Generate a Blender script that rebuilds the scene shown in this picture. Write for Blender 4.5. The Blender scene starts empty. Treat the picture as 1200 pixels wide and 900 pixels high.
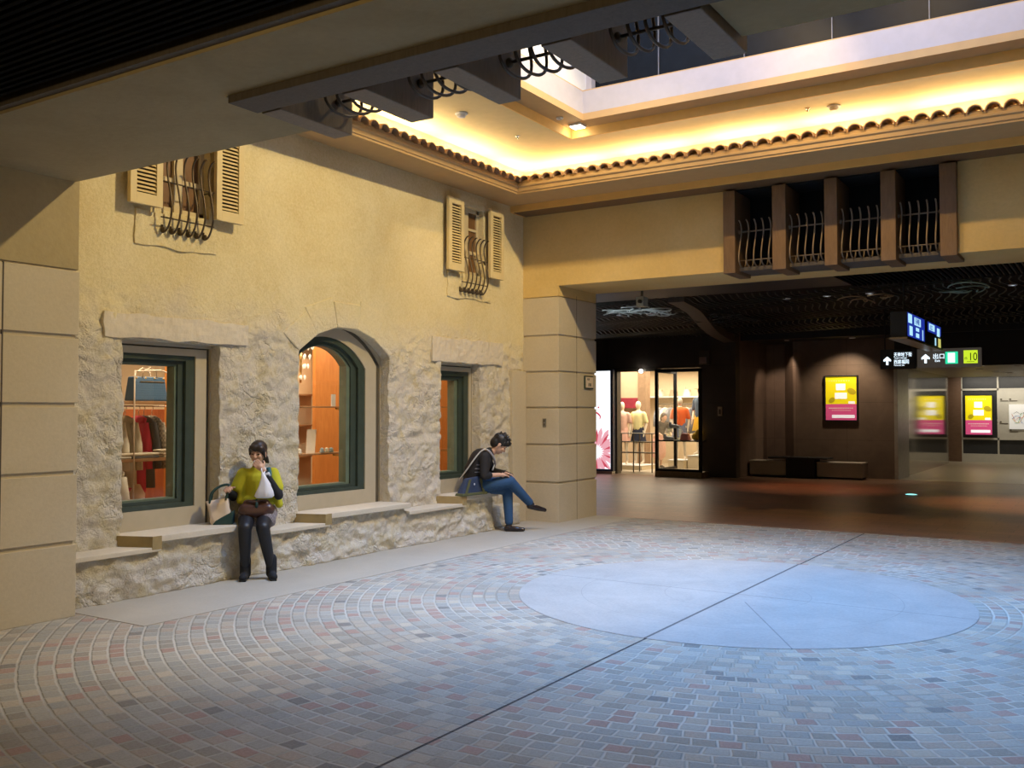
import bpy, bmesh, math, random
from math import sin, cos, pi, radians, atan2, sqrt
from mathutils import Vector, Matrix, noise, Quaternion
random.seed(7)
SC = bpy.context.scene
COL = SC.collection

# ------------------------------------------------------------------ camera
CAM = Vector((0, 0, 1.6)); YAW = radians(32.603); PIT = radians(1.624)
fw = Vector((-sin(YAW)*cos(PIT), cos(YAW)*cos(PIT), sin(PIT)))
rt = Vector((cos(YAW), sin(YAW), 0)); up = rt.cross(fw)
cd = bpy.data.cameras.new('camera'); cam = bpy.data.objects.new('camera', cd); COL.objects.link(cam)
M = Matrix((rt, up, -fw)).transposed().to_4x4(); M.translation = CAM
cam.matrix_world = M
cd.sensor_width = 36; cd.lens = 36*1112/1200; cd.clip_start = .05
SC.camera = cam

# ------------------------------------------------------------------ view, world, lights
vs = SC.view_settings
vs.view_transform = 'Standard'; vs.look = 'None'; vs.gamma = 1; vs.use_curve_mapping = False
vs.exposure = -0.28
try:
    SC.cycles.max_bounces = 6; SC.cycles.diffuse_bounces = 4; SC.cycles.glossy_bounces = 3
    SC.cycles.transparent_max_bounces = 12; SC.cycles.sample_clamp_indirect = 4
except Exception: pass
W = bpy.data.worlds.new('world'); SC.world = W; W.use_nodes = True
W.node_tree.nodes['Background'].inputs[0].default_value = (.55, .62, .8, 1)
W.node_tree.nodes['Background'].inputs[1].default_value = .012

def area(name, loc, target, sx, sy, power, col, spread=180, rot=None):
    l = bpy.data.lights.new(name, 'AREA'); l.shape = 'RECTANGLE'; l.size = sx; l.size_y = sy
    l.energy = power; l.color = col; l.spread = radians(spread)
    o = bpy.data.objects.new(name, l); COL.objects.link(o); o.location = loc
    d = Vector(target)-Vector(loc)
    if rot: o.rotation_euler = rot; return o
    o.rotation_euler = d.to_track_quat('-Z', 'Y').to_euler() if abs(d.x)+abs(d.y) > 1e-6 else ((0, 0, 0) if d.z < 0 else (pi, 0, 0))
    return o
def spot(name, loc, target, power, col, angle=60, blend=.5, r=.05):
    l = bpy.data.lights.new(name, 'SPOT'); l.energy = power; l.color = col
    l.spot_size = radians(angle); l.spot_blend = blend; l.shadow_soft_size = r
    o = bpy.data.objects.new(name, l); COL.objects.link(o); o.location = loc
    o.rotation_euler = (Vector(target)-Vector(loc)).to_track_quat('-Z', 'Y').to_euler()
    return o
WARM = (1, .77, .38); WARM2 = (1, .66, .24); BLUE = (.23, .48, 1)
# daylight through the roof light of the court
area('skylight', (-2.83, 8.1, 9.3), (-2.83, 8.1, 0), 5.3, 4.4, 660, BLUE, 86)
# theatre spots in the roof of the light well, aimed at the walls
spot('facade_spot', (-1.9, 8.07, 7.1), (-7.3, 8.0, 1.7), 1420, WARM, 86, .45, .09)
spot('facade_spot.001', (-2.3, 8.0, 7.1), (-7.2, 5.2, 1.9), 430, WARM, 60, .5, .09)
spot('back_wall_spot', (-3.3, 8.0, 7.0), (-5.1, 11.8, 3.2), 560, WARM2, 88, .45, .05)
spot('back_wall_spot.001', (-2.0, 8.0, 7.0), (-1.0, 11.8, 3.3), 470, WARM2, 88, .6, .05)
# warm fill added over the foreground floor, no such lamps in the scene
area('foreground_fill', (-2.5, 0, 3.4), (-4.5, 4, 0), 5, 1.2, 74, (1, .70, .30), 150)
area('foreground_fill.001', (-3.8, 1.4, 3.36), (-5.4, 3.8, 0), 1.8, .4, 5, (1, .78, .48), 160)

# ------------------------------------------------------------------ materials
def mat(name, col=(.5, .5, .5), rough=.6, metal=0, emit=None, es=1, build=None, spec=None, alpha=None):
    m = bpy.data.materials.new(name); m.use_nodes = True
    nt = m.node_tree; b = nt.nodes['Principled BSDF']
    b.inputs['Base Color'].default_value = (*col, 1); b.inputs['Roughness'].default_value = rough
    b.inputs['Metallic'].default_value = metal
    if spec is not None: b.inputs['Specular IOR Level'].default_value = spec
    if emit: b.inputs['Emission Color'].default_value = (*emit, 1); b.inputs['Emission Strength'].default_value = es
    if build: build(nt, b)
    elif not emit:
        tc = nd(nt, 'ShaderNodeTexCoord'); n = noi(nt, tc.outputs['Object'], 9, 4)
        hi = max(col) > .4; c = ramp(nt, n.outputs['Fac'], [(.3, tuple(x*(.96 if hi else .86) for x in col)), (.7, tuple(min(1, x*(1.03 if hi else 1.12)) for x in col))])
        nt.links.new(c.outputs[0], b.inputs['Base Color'])
    return m
def nd(nt, t, **k):
    n = nt.nodes.new(t)
    for a, v in k.items(): setattr(n, a, v)
    return n
def noi(nt, vec, scale, detail=3, rough=.55, dist=0):
    n = nd(nt, 'ShaderNodeTexNoise'); n.inputs['Scale'].default_value = scale
    n.inputs['Detail'].default_value = detail; n.inputs['Roughness'].default_value = rough; n.inputs['Distortion'].default_value = dist
    nt.links.new(vec, n.inputs['Vector']); return n
def ramp(nt, fac, stops, interp='LINEAR'):
    r = nd(nt, 'ShaderNodeValToRGB'); r.color_ramp.interpolation = interp
    e = r.color_ramp.elements
    while len(e) < len(stops): e.new(.5)
    for q, (p, c) in zip(e, stops): q.position = p; q.color = (*c, 1)
    nt.links.new(fac, r.inputs[0]); return r
def mth(nt, op, a, b=None, c=None):
    n = nd(nt, 'ShaderNodeMath', operation=op)
    for i, v in enumerate((a, b, c)):
        if v is None: continue
        if isinstance(v, (int, float)): n.inputs[i].default_value = v
        else: nt.links.new(v, n.inputs[i])
    return n.outputs[0]
def mixc(nt, fac, a, b, bt='MIX'):
    n = nd(nt, 'ShaderNodeMix', data_type='RGBA', blend_type=bt)
    for i, v in ((0, fac), (6, a), (7, b)):
        if isinstance(v, (int, float)): n.inputs[i].default_value = v
        elif isinstance(v, tuple): n.inputs[i].default_value = (*v, 1)
        else: nt.links.new(v, n.inputs[i])
    return n.outputs[2]
def bump(nt, b, h, strength=.3, dist=.01):
    n = nd(nt, 'ShaderNodeBump'); n.inputs['Strength'].default_value = strength; n.inputs['Distance'].default_value = dist
    nt.links.new(h, n.inputs['Height']); nt.links.new(n.outputs[0], b.inputs['Normal'])
def geo(nt): return nd(nt, 'ShaderNodeNewGeometry').outputs['Position']

def b_plaster(base, var, fine=30, st=.25):
    def f(nt, b):
        p = geo(nt); n1 = noi(nt, p, 1.3, 5, .6, .4); n2 = noi(nt, p, fine, 4, .6)
        c = ramp(nt, n1.outputs['Fac'], [(.3, base), (.72, var)])
        c2 = mixc(nt, .25, c.outputs[0], ramp(nt, n2.outputs['Fac'], [(.3, tuple(x*.8 for x in base)), (.7, tuple(min(1, x*1.15) for x in base))]).outputs[0])
        nt.links.new(c2, b.inputs['Base Color']); bump(nt, b, n2.outputs['Fac'], st, .012)
    return f
def b_rubble(nt, b):
    p = geo(nt); sep = nd(nt, 'ShaderNodeSeparateXYZ'); nt.links.new(p, sep.inputs[0])
    big = noi(nt, p, 1.1, 4, .6, .5); mid = noi(nt, p, 4.5, 8, .72, .6); fine = noi(nt, p, 38, 5, .7)
    plas = ramp(nt, big.outputs['Fac'], [(.28, (.62, .50, .25)), (.5, (.70, .60, .34)), (.75, (.76, .67, .43))])
    stone = ramp(nt, mid.outputs['Fac'], [(.26, (.58, .46, .22)), (.40, (.74, .65, .44)), (.50, (.82, .76, .64)), (.60, (.72, .66, .58)), (.76, (.86, .80, .70))])
    h = mth(nt, 'ADD', sep.outputs['Z'], mth(nt, 'MULTIPLY', mth(nt, 'SUBTRACT', big.outputs['Fac'], .5), 1.6))
    mr = nd(nt, 'ShaderNodeMapRange'); mr.inputs['From Min'].default_value = 2.1; mr.inputs['From Max'].default_value = 2.75
    nt.links.new(h, mr.inputs['Value'])
    c = mixc(nt, mr.outputs[0], stone.outputs[0], plas.outputs[0])
    c = mixc(nt, .22, c, ramp(nt, fine.outputs['Fac'], [(.35, (.40, .33, .2)), (.65, (.78, .72, .6))]).outputs[0])
    nt.links.new(c, b.inputs['Base Color'])
    rg = noi(nt, p, 11, 9, .78, .2)
    va = nd(nt, 'ShaderNodeVectorMath', operation='ADD'); nt.links.new(p, va.inputs[0]); dn = noi(nt, p, 7, 4, .6)
    sc_ = nd(nt, 'ShaderNodeVectorMath', operation='SCALE'); nt.links.new(dn.outputs['Color'], sc_.inputs[0]); sc_.inputs['Scale'].default_value = .22; nt.links.new(sc_.outputs[0], va.inputs[1])
    vo = nd(nt, 'ShaderNodeTexVoronoi', feature='DISTANCE_TO_EDGE'); vo.inputs['Scale'].default_value = 8; nt.links.new(va.outputs[0], vo.inputs['Vector'])
    vm = nd(nt, 'ShaderNodeMapRange', interpolation_type='SMOOTHSTEP'); vm.inputs['From Max'].default_value = .16; nt.links.new(vo.outputs['Distance'], vm.inputs['Value'])
    pt = noi(nt, p, 2.6, 3); pm = nd(nt, 'ShaderNodeMapRange'); pm.inputs['From Min'].default_value = .46; pm.inputs['From Max'].default_value = .6; nt.links.new(pt.outputs['Fac'], pm.inputs['Value'])
    rough_ = mth(nt, 'SUBTRACT', 1.0, mr.outputs[0])
    crk = mth(nt, 'MULTIPLY', mth(nt, 'MULTIPLY', vm.outputs[0], pm.outputs[0]), rough_)
    bump(nt, b, mth(nt, 'ADD', mth(nt, 'ADD', mth(nt, 'MULTIPLY', rg.outputs['Fac'], mth(nt, 'ADD', mth(nt, 'MULTIPLY', rough_, .9), .12)), mth(nt, 'MULTIPLY', crk, .35)), mth(nt, 'MULTIPLY', fine.outputs['Fac'], .2)), 1.0, .04)
CX, CY, CR = -2.83, 8.06, 1.9
def b_cobble(nt, b):
    p = geo(nt); s = nd(nt, 'ShaderNodeSeparateXYZ'); nt.links.new(p, s.inputs[0])
    x = mth(nt, 'SUBTRACT', s.outputs['X'], CX); y = mth(nt, 'SUBTRACT', s.outputs['Y'], CY)
    r = mth(nt, 'SQRT', mth(nt, 'ADD', mth(nt, 'MULTIPLY', x, x), mth(nt, 'MULTIPLY', y, y)))
    th = mth(nt, 'ARCTAN2', y, x)
    wob = noi(nt, p, 9, 2); r = mth(nt, 'ADD', r, mth(nt, 'MULTIPLY', mth(nt, 'SUBTRACT', wob.outputs['Fac'], .5), .018))
    k = mth(nt, 'DIVIDE', r, .105); ki = mth(nt, 'FLOOR', k); kf = mth(nt, 'FRACT', k)
    wn = nd(nt, 'ShaderNodeTexWhiteNoise', noise_dimensions='1D'); nt.links.new(ki, wn.inputs['W'])
    n = mth(nt, 'ROUND', mth(nt, 'MULTIPLY', mth(nt, 'ADD', ki, .5), 2*pi*.105/.125))
    u = mth(nt, 'ADD', mth(nt, 'MULTIPLY', mth(nt, 'DIVIDE', th, 2*pi), n), mth(nt, 'MULTIPLY', wn.outputs['Value'], 7.0))
    u = mth(nt, 'ADD', u, mth(nt, 'MULTIPLY', mth(nt, 'SUBTRACT', noi(nt, p, 5, 1).outputs['Fac'], .5), .35))
    ui = mth(nt, 'FLOOR', u); uf = mth(nt, 'FRACT', u)
    cv = nd(nt, 'ShaderNodeCombineXYZ'); nt.links.new(ki, cv.inputs[0]); nt.links.new(ui, cv.inputs[1])
    w2 = nd(nt, 'ShaderNodeTexWhiteNoise', noise_dimensions='3D'); nt.links.new(cv.outputs[0], w2.inputs['Vector'])
    d1 = mth(nt, 'MINIMUM', kf, mth(nt, 'SUBTRACT', 1, kf)); d2 = mth(nt, 'MULTIPLY', mth(nt, 'MINIMUM', uf, mth(nt, 'SUBTRACT', 1, uf)), 1.2)
    d = mth(nt, 'MINIMUM', d1, d2)
    mr = nd(nt, 'ShaderNodeMapRange', interpolation_type='SMOOTHSTEP'); mr.inputs['From Min'].default_value = .03; mr.inputs['From Max'].default_value = .13
    nt.links.new(d, mr.inputs['Value'])
    col = ramp(nt, w2.outputs['Value'], [(0, (.30, .27, .21)), (.16, (.38, .36, .30)), (.34, (.43, .34, .25)), (.48, (.33, .33, .29)), (.62, (.46, .39, .29)), (.74, (.40, .23, .17)), (.84, (.44, .42, .35)), (.93, (.56, .48, .35)), (.98, (.16, .15, .13))], 'CONSTANT')
    f = noi(nt, p, 60, 4, .7); g = noi(nt, p, .8, 3)
    c = mixc(nt, .35, col.outputs[0], ramp(nt, f.outputs['Fac'], [(.3, (.22, .2, .17)), (.7, (.5, .47, .4))]).outputs[0])
    mort = ramp(nt, g.outputs['Fac'], [(.35, (.34, .31, .25)), (.62, (.56, .53, .45))])
    c = mixc(nt, mr.outputs[0], mort.outputs[0], c)
    # saw-cut joint across the court
    ax = mth(nt, 'ABSOLUTE', mth(nt, 'SUBTRACT', s.outputs['X'], CX)); ln = mth(nt, 'LESS_THAN', ax, .009)
    c = mixc(nt, ln, c, (.06, .055, .05))
    nt.links.new(c, b.inputs['Base Color'])
    hgt = mth(nt, 'ADD', mth(nt, 'MULTIPLY', mr.outputs[0], .8), mth(nt, 'MULTIPLY', f.outputs['Fac'], .35))
    bump(nt, b, hgt, .75, .012)
def b_disc(nt, b):
    p = geo(nt); s = nd(nt, 'ShaderNodeSeparateXYZ'); nt.links.new(p, s.inputs[0])
    x = mth(nt, 'SUBTRACT', s.outputs['X'], CX); y = mth(nt, 'SUBTRACT', s.outputs['Y'], CY)
    n1 = noi(nt, p, 2.2, 6, .65, .6); n2 = noi(nt, p, 45, 4)
    c = ramp(nt, n1.outputs['Fac'], [(.3, (.34, .32, .29)), (.7, (.43, .41, .37))]).outputs[0]
    c = mixc(nt, .2, c, ramp(nt, n2.outputs['Fac'], [(.3, (.3, .29, .26)), (.7, (.6, .57, .5))]).outputs[0])
    l1 = mth(nt, 'LESS_THAN', mth(nt, 'ABSOLUTE', x), .011); l2 = mth(nt, 'LESS_THAN', mth(nt, 'ABSOLUTE', y), .006)
    rr = mth(nt, 'SQRT', mth(nt, 'ADD', mth(nt, 'MULTIPLY', x, x), mth(nt, 'MULTIPLY', y, y)))
    l3 = mth(nt, 'LESS_THAN', mth(nt, 'ABSOLUTE', mth(nt, 'SUBTRACT', rr, .62)), .004)
    l5 = mth(nt, 'LESS_THAN', mth(nt, 'ABSOLUTE', mth(nt, 'SUBTRACT', rr, 1.35)), .004)
    dg = mth(nt, 'MULTIPLY', mth(nt, 'LESS_THAN', mth(nt, 'ABSOLUTE', mth(nt, 'ADD', mth(nt, 'MULTIPLY', x, .86), mth(nt, 'MULTIPLY', y, .5))), .005), mth(nt, 'LESS_THAN', y, -.3))
    c = mixc(nt, mth(nt, 'MULTIPLY', l1, .85), c, (.06, .06, .06))
    c = mixc(nt, mth(nt, 'MULTIPLY', mth(nt, 'MAXIMUM', l2, dg), .6), c, (.12, .12, .12))
    c = mixc(nt, mth(nt, 'MULTIPLY', mth(nt, 'MAXIMUM', l3, l5), .3), c, (.2, .19, .18))
    nt.links.new(c, b.inputs['Base Color']); bump(nt, b, n2.outputs['Fac'], .1, .005)
def b_tilefloor(nt, b):
    p = geo(nt); br = nd(nt, 'ShaderNodeTexBrick'); nt.links.new(p, br.inputs['Vector'])
    br.inputs['Scale'].default_value = 1; br.inputs['Brick Width'].default_value = .6; br.inputs['Row Height'].default_value = .3
    br.inputs['Mortar Size'].default_value = .006
    br.inputs['Color1'].default_value = (.20, .115, .07, 1); br.inputs['Color2'].default_value = (.30, .15, .085, 1); br.inputs['Mortar'].default_value = (.05, .04, .03, 1)
    n = noi(nt, p, 20, 4)
    c = mixc(nt, .3, br.outputs['Color'], ramp(nt, n.outputs['Fac'], [(.3, (.1, .06, .04)), (.7, (.3, .2, .13))]).outputs[0])
    nt.links.new(c, b.inputs['Base Color'])
def b_wallpanel(c1, c2, w=1.2, h=.9):
    def f(nt, b):
        p = geo(nt); s = nd(nt, 'ShaderNodeSeparateXYZ'); nt.links.new(p, s.inputs[0])
        cv = nd(nt, 'ShaderNodeCombineXYZ'); nt.links.new(mth(nt, 'ADD', s.outputs['X'], s.outputs['Y']), cv.inputs[0]); nt.links.new(s.outputs['Z'], cv.inputs[1])
        br = nd(nt, 'ShaderNodeTexBrick', offset=0); nt.links.new(cv.outputs[0], br.inputs['Vector'])
        br.inputs['Scale'].default_value = 1; br.inputs['Brick Width'].default_value = w; br.inputs['Row Height'].default_value = h; br.inputs['Mortar Size'].default_value = .005
        br.inputs['Color1'].default_value = (*c1, 1); br.inputs['Color2'].default_value = (*c2, 1); br.inputs['Mortar'].default_value = (*[x*.4 for x in c1], 1)
        n = noi(nt, p, 3, 5, .6, .5)
        c = mixc(nt, .35, br.outputs['Color'], ramp(nt, n.outputs['Fac'], [(.3, tuple(x*.6 for x in c1)), (.7, tuple(x*1.3 for x in c2))]).outputs[0])
        nt.links.new(c, b.inputs['Base Color'])
    return f
def b_wood(c1, c2, sc=(6, 6, .8)):
    def f(nt, b):
        tc = nd(nt, 'ShaderNodeTexCoord'); mp = nd(nt, 'ShaderNodeMapping'); mp.inputs['Scale'].default_value = sc
        nt.links.new(tc.outputs['Object'], mp.inputs[0]); n = noi(nt, mp.outputs[0], 6, 5, .6, 1.2)
        c = ramp(nt, n.outputs['Fac'], [(.3, c1), (.7, c2)]); nt.links.new(c.outputs[0], b.inputs['Base Color'])
    return f
def b_weave(c1, c2, scale=70):
    def f(nt, b):
        tc = nd(nt, 'ShaderNodeTexCoord'); ch = nd(nt, 'ShaderNodeTexChecker'); ch.inputs['Scale'].default_value = scale
        ch.inputs['Color1'].default_value = (*c1, 1); ch.inputs['Color2'].default_value = (*c2, 1)
        nt.links.new(tc.outputs['Object'], ch.inputs[0]); nt.links.new(ch.outputs[0], b.inputs['Base Color'])
    return f
def glassmat(name, tint=(1, 1, 1), refl=.06):
    m = bpy.data.materials.new(name); m.use_nodes = True; nt = m.node_tree; nt.nodes.clear()
    o = nd(nt, 'ShaderNodeOutputMaterial'); t = nd(nt, 'ShaderNodeBsdfTransparent'); t.inputs[0].default_value = (*tint, 1)
    g = nd(nt, 'ShaderNodeBsdfGlossy'); g.inputs['Roughness'].default_value = .02; mx = nd(nt, 'ShaderNodeMixShader')
    fr = nd(nt, 'ShaderNodeLayerWeight'); fr.inputs[0].default_value = .5
    nt.links.new(mth(nt, 'ADD', mth(nt, 'MULTIPLY', mth(nt, 'POWER', fr.outputs['Facing'], 5), .6), refl), mx.inputs[0]); nt.links.new(t.outputs[0], mx.inputs[1]); nt.links.new(g.outputs[0], mx.inputs[2])
    nt.links.new(mx.outputs[0], o.inputs[0]); return m

m_rubble = mat('rubble_wall', rough=.9, build=b_rubble, spec=.15)
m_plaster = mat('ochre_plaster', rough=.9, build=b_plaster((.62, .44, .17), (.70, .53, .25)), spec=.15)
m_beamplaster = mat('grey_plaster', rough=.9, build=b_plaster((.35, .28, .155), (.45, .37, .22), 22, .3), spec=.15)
m_pier = mat('limestone_blocks', rough=.85, build=b_plaster((.52, .45, .33), (.58, .51, .39), 40, .1), spec=.15)
m_lintel = mat('pale_stone', rough=.9, build=b_plaster((.60, .53, .42), (.70, .64, .54), 16, .6), spec=.15)
m_ochre = mat('ochre_stone', (.34, .25, .11), .8)
m_ledge = mat('ledge_stone', rough=.7, build=b_plaster((.58, .51, .40), (.66, .60, .48), 40, .08))
m_benchstone = mat('bench_rubble', rough=.9, build=b_plaster((.44, .39, .28), (.58, .53, .44), 14, .7), spec=.15)
m_cornice = mat('cornice_paint', (.50, .33, .15), .8)
m_band = mat('ochre_band', (.80, .50, .15), .7)
m_cove = mat('cove_paint', (.68, .55, .30), .85)
m_white = mat('white_paint', (.72, .72, .72), .7)
m_parapet = mat('parapet_white', (.44, .42, .45), .75)
m_terra = mat('terracotta', rough=.8, build=b_plaster((.44, .24, .12), (.56, .40, .24), 20, .2))
m_brown = mat('dark_brown_timber', rough=.6, build=b_wood((.13, .075, .035), (.18, .105, .05)))
m_darkboard = mat('dark_board', rough=.7, build=b_wood((.085, .07, .055), (.12, .10, .08)))
m_fin = mat('fin_timber', rough=.6, build=b_wood((.20, .155, .11), (.27, .21, .15)))
m_black = mat('black_paint', (.012, .012, .012), .6)
m_slat = mat('black_slat', (.007, .007, .007), .9, spec=.05)
m_void = mat('void_black', (.006, .006, .007), .9)
m_iron = mat('wrought_iron', (.10, .075, .05), .45, .5)
m_ironl = mat('pale_iron', (.20, .15, .10), .5, .3)
m_cobble = mat('cobbles', rough=.72, build=b_cobble, spec=.25)
m_disc = mat('disc_stone', rough=.65, build=b_disc, spec=.3)
m_strip = mat('paving_strip', rough=.75, build=b_plaster((.40, .36, .29), (.47, .43, .35), 50, .06), spec=.3)
m_tile = mat('brown_tiles', rough=.38, build=b_tilefloor)
m_palefloor = mat('corridor_floor', (.42, .37, .27), .35)
m_conc = mat('concourse_stone', rough=.5, build=b_wallpanel((.15, .105, .075), (.17, .12, .085)))
m_concb = mat('concourse_dark', rough=.6, build=b_wallpanel((.06, .048, .038), (.07, .054, .042)))
m_shutter = mat('shutter_paint', (.66, .54, .30), .6)
m_shutterin = mat('shutter_void', (.10, .06, .03), .8)
m_winwood = mat('window_wood', (.58, .48, .30), .6)
m_pane = mat('brown_pane', (.17, .085, .035), .35)
m_green = mat('green_frame', (.045, .062, .048), .38)
m_greenl = mat('green_frame_edge', (.13, .17, .12), .4)
m_beige = mat('beige_frame', (.46, .40, .29), .6)
m_metalstrip = mat('dark_strip', (.10, .085, .06), .45)
m_glass = glassmat('display_glass', (1, 1, 1), .05)
m_glass2 = glassmat('shelf_glass', (.85, .92, .88), .12)
m_darkglass = mat('dark_glass', (.008, .011, .016), .45, spec=.12)
m_orange = mat('orange_wood', rough=.4, build=b_wood((.56, .20, .045), (.68, .27, .07), (3, 3, .5)))
m_redwood = mat('red_wood', rough=.4, build=b_wood((.34, .10, .035), (.46, .15, .05), (3, 3, .5)))
m_shelfw = mat('shelf_wood', rough=.4, build=b_wood((.30, .16, .07), (.38, .21, .10), (3, 1, 3)))
m_cream = mat('cream_wall', (.72, .62, .44), .8)
m_brass = mat('brass', (.75, .55, .22), .25, 1)
m_chrome = mat('chrome', (.7, .7, .7), .2, 1)
m_skin = mat('skin', (.62, .37, .25), .5)
m_hair = mat('hair_brown', (.030, .018, .013), .45)
m_hairb = mat('hair_black', (.012, .010, .009), .5)
m_lip = mat('lips', (.42, .10, .08), .4)
m_eye = mat('eye_dark', (.02, .015, .012), .2)
m_lime = mat('lime_knit', (.50, .48, .02), .85)
m_blackc = mat('black_cloth', (.012, .013, .017), .75)
m_tights = mat('black_tights', (.010, .011, .016), .5)
m_suede = mat('black_suede', (.010, .012, .018), .85)
m_skirt = mat('grey_skirt', rough=.9, build=b_weave((.16, .14, .15), (.26, .23, .24), 60))
m_brownleather = mat('brown_leather', (.07, .03, .022), .35)
m_teal = mat('teal_scarf', (.03, .14, .19), .7)
m_plastic = mat('white_plastic', (.80, .80, .84), .4)
m_creamc = mat('cream_canvas', (.70, .58, .45), .8)
m_darkgreen = mat('dark_green_cloth', (.015, .05, .045), .7)
m_jean = mat('blue_jeans', rough=.85, build=b_weave((.018, .06, .14), (.026, .08, .18), 220))
m_jacket = mat('black_jacket', (.013, .011, .011), .8)
m_greystripe = mat('grey_stripe', (.26, .25, .27), .7)
m_shoe = mat('black_leather', (.018, .012, .012), .18)
m_bagblue = mat('navy_canvas', (.022, .038, .085), .75)
m_olive = mat('olive_webbing', (.085, .09, .035), .8)
m_greywhite = mat('pale_strap', (.50, .48, .44), .7)

def emitm(name, col, s): return mat(name, (0, 0, 0), .5, emit=col, es=s)
e_white = emitm('sign_white', (.75, .9, 1), 2.2)
e_lamp = emitm('lamp_glow', (1, .93, .85), 14)
e_lampw = emitm('lamp_glow_warm', (1, .8, .55), 9)
e_lampp = emitm('lamp_glow_pink', (1, .75, .65), 9)
e_green = emitm('sign_green', (.02, .75, .38), 1.3)
e_yell = emitm('sign_yellow', (.62, .85, .03), 1.2)
e_blue = emitm('sign_blue', (.02, .05, .5), .8)
e_cyan = emitm('floor_lamp_cyan', (.3, 1, .95), 2.2)
e_banner = emitm('banner_white', (.93, .96, 1), 1.6)
e_red = emitm('banner_red', (.85, .10, .16), .9)
e_pink = emitm('banner_pink', (.95, .45, .52), 1.1)
e_tube = emitm('cove_tube', (1, .80, .45), 22)

# ------------------------------------------------------------------ mesh helpers
def wloc(o):
    v = Vector((0, 0, 0))
    while o is not None: v = v+o.location; o = o.parent
    return v
def tag(o, label=None, cat=None, group=None, kind=None):
    if label: o['label'] = label
    if cat: o['category'] = cat
    if group: o['group'] = group
    if kind: o['kind'] = kind
    return o
def thing(name, loc, label, cat, group=None, rz=0):
    o = bpy.data.objects.new(name, None); COL.objects.link(o); o.location = loc; o.rotation_euler.z = rz
    o.empty_display_size = .1
    return tag(o, label, cat, group)
class MB:
    def __init__(s): s.b = bmesh.new()
    def hull(s, pts8):
        v = [s.b.verts.new(p) for p in pts8]
        for f in ((0, 3, 2, 1), (4, 5, 6, 7), (0, 1, 5, 4), (1, 2, 6, 5), (2, 3, 7, 6), (3, 0, 4, 7)): s.b.faces.new([v[i] for i in f])
        return s
    def box(s, x0, x1, y0, y1, z0, z1):
        return s.hull([(x0, y0, z0), (x1, y0, z0), (x1, y1, z0), (x0, y1, z0), (x0, y0, z1), (x1, y0, z1), (x1, y1, z1), (x0, y1, z1)])
    def prism(s, poly, off):      # poly: 3D points, off: vector
        off = Vector(off); a = [s.b.verts.new(p) for p in poly]; c = [s.b.verts.new(Vector(p)+off) for p in poly]
        n = len(poly); s.b.faces.new(a[::-1]); s.b.faces.new(c)
        for i in range(n): s.b.faces.new((a[i], a[(i+1) % n], c[(i+1) % n], c[i]))
        return s
    def tube(s, pts, r, n=8, r2=None, close=False):
        P = [Vector(p) for p in pts]; rings = []; m = len(P)
        nrm = None
        for i, p in enumerate(P):
            t = (P[min(i+1, m-1)]-P[max(i-1, 0)]).normalized()
            if nrm is None:
                nrm = t.orthogonal().normalized()
            else: nrm = (nrm-t*nrm.dot(t)).normalized()
            bi = t.cross(nrm)
            rr = r if not isinstance(r, (list, tuple)) else r[i]
            rings.append([s.b.verts.new(p+(nrm*cos(2*pi*k/n)+bi*sin(2*pi*k/n))*rr) for k in range(n)])
        for a, c in zip(rings, rings[1:]):
            for k in range(n): s.b.faces.new((a[k], a[(k+1) % n], c[(k+1) % n], c[k]))
        s.b.faces.new(rings[0][::-1]); s.b.faces.new(rings[-1]); return s
    def lathe(s, prof, c=(0, 0, 0), n=20, axis='Z'):
        rings = []
        for r, h in prof:
            ring = []
            for k in range(n):
                a = 2*pi*k/n; q = (r*cos(a), r*sin(a), h)
                if axis == 'X': q = (h, r*cos(a), r*sin(a))
                if axis == 'Y': q = (r*cos(a), h, r*sin(a))
                ring.append(s.b.verts.new((c[0]+q[0], c[1]+q[1], c[2]+q[2])))
            rings.append(ring)
        for a, d in zip(rings, rings[1:]):
            for k in range(n): s.b.faces.new((a[k], a[(k+1) % n], d[(k+1) % n], d[k]))
        s.b.faces.new(rings[0][::-1]); s.b.faces.new(rings[-1]); return s
    def ell(s, c, r, rot=None, u=16, v=10):
        mt = Matrix.Translation(Vector(c))
        if rot is not None: mt = mt @ rot.to_4x4()
        mt = mt @ Matrix.Diagonal((*r, 1))
        bmesh.ops.create_uvsphere(s.b, u_segments=u, v_segments=v, radius=1, matrix=mt); return s
    def build(s, name, m, parent=None, smooth=False, bev=0, kind=None, label=None, rot=None):
        b = s.b
        if bev: 
            bmesh.ops.remove_doubles(b, verts=b.verts, dist=1e-6)
            bmesh.ops.bevel(b, geom=[e for e in b.edges if len(e.link_faces) == 2 and e.calc_face_angle(0) > .6], offset=bev, segments=2, affect='EDGES', profile=.5)
        bmesh.ops.recalc_face_normals(b, faces=b.faces)
        if parent is not None:
            w = wloc(parent); bmesh.ops.translate(b, verts=b.verts, vec=-w)
            if rot: pass
        me = bpy.data.meshes.new(name); b.to_mesh(me); b.free()
        for p in me.polygons: p.use_smooth = smooth
        me.materials.append(m)
        o = bpy.data.objects.new(name, me); COL.objects.link(o)
        if parent is not None: o.parent = parent
        elif kind is None and not label: pass
        if kind: o['kind'] = kind
        if label: o['label'] = label
        return o
def struct(name, mb, m, smooth=False, bev=0, label=None): return mb.build(name, m, None, smooth, bev, 'structure', label)
def finalize(o, mods):
    for t, kw in mods:
        md = o.modifiers.new(t, t)
        for k, v in kw.items(): setattr(md, k, v)
    dg = bpy.context.evaluated_depsgraph_get(); dg.update()
    me = bpy.data.meshes.new_from_object(o.evaluated_get(dg)); o.modifiers.clear()
    old = o.data; o.data = me
    return o
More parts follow.
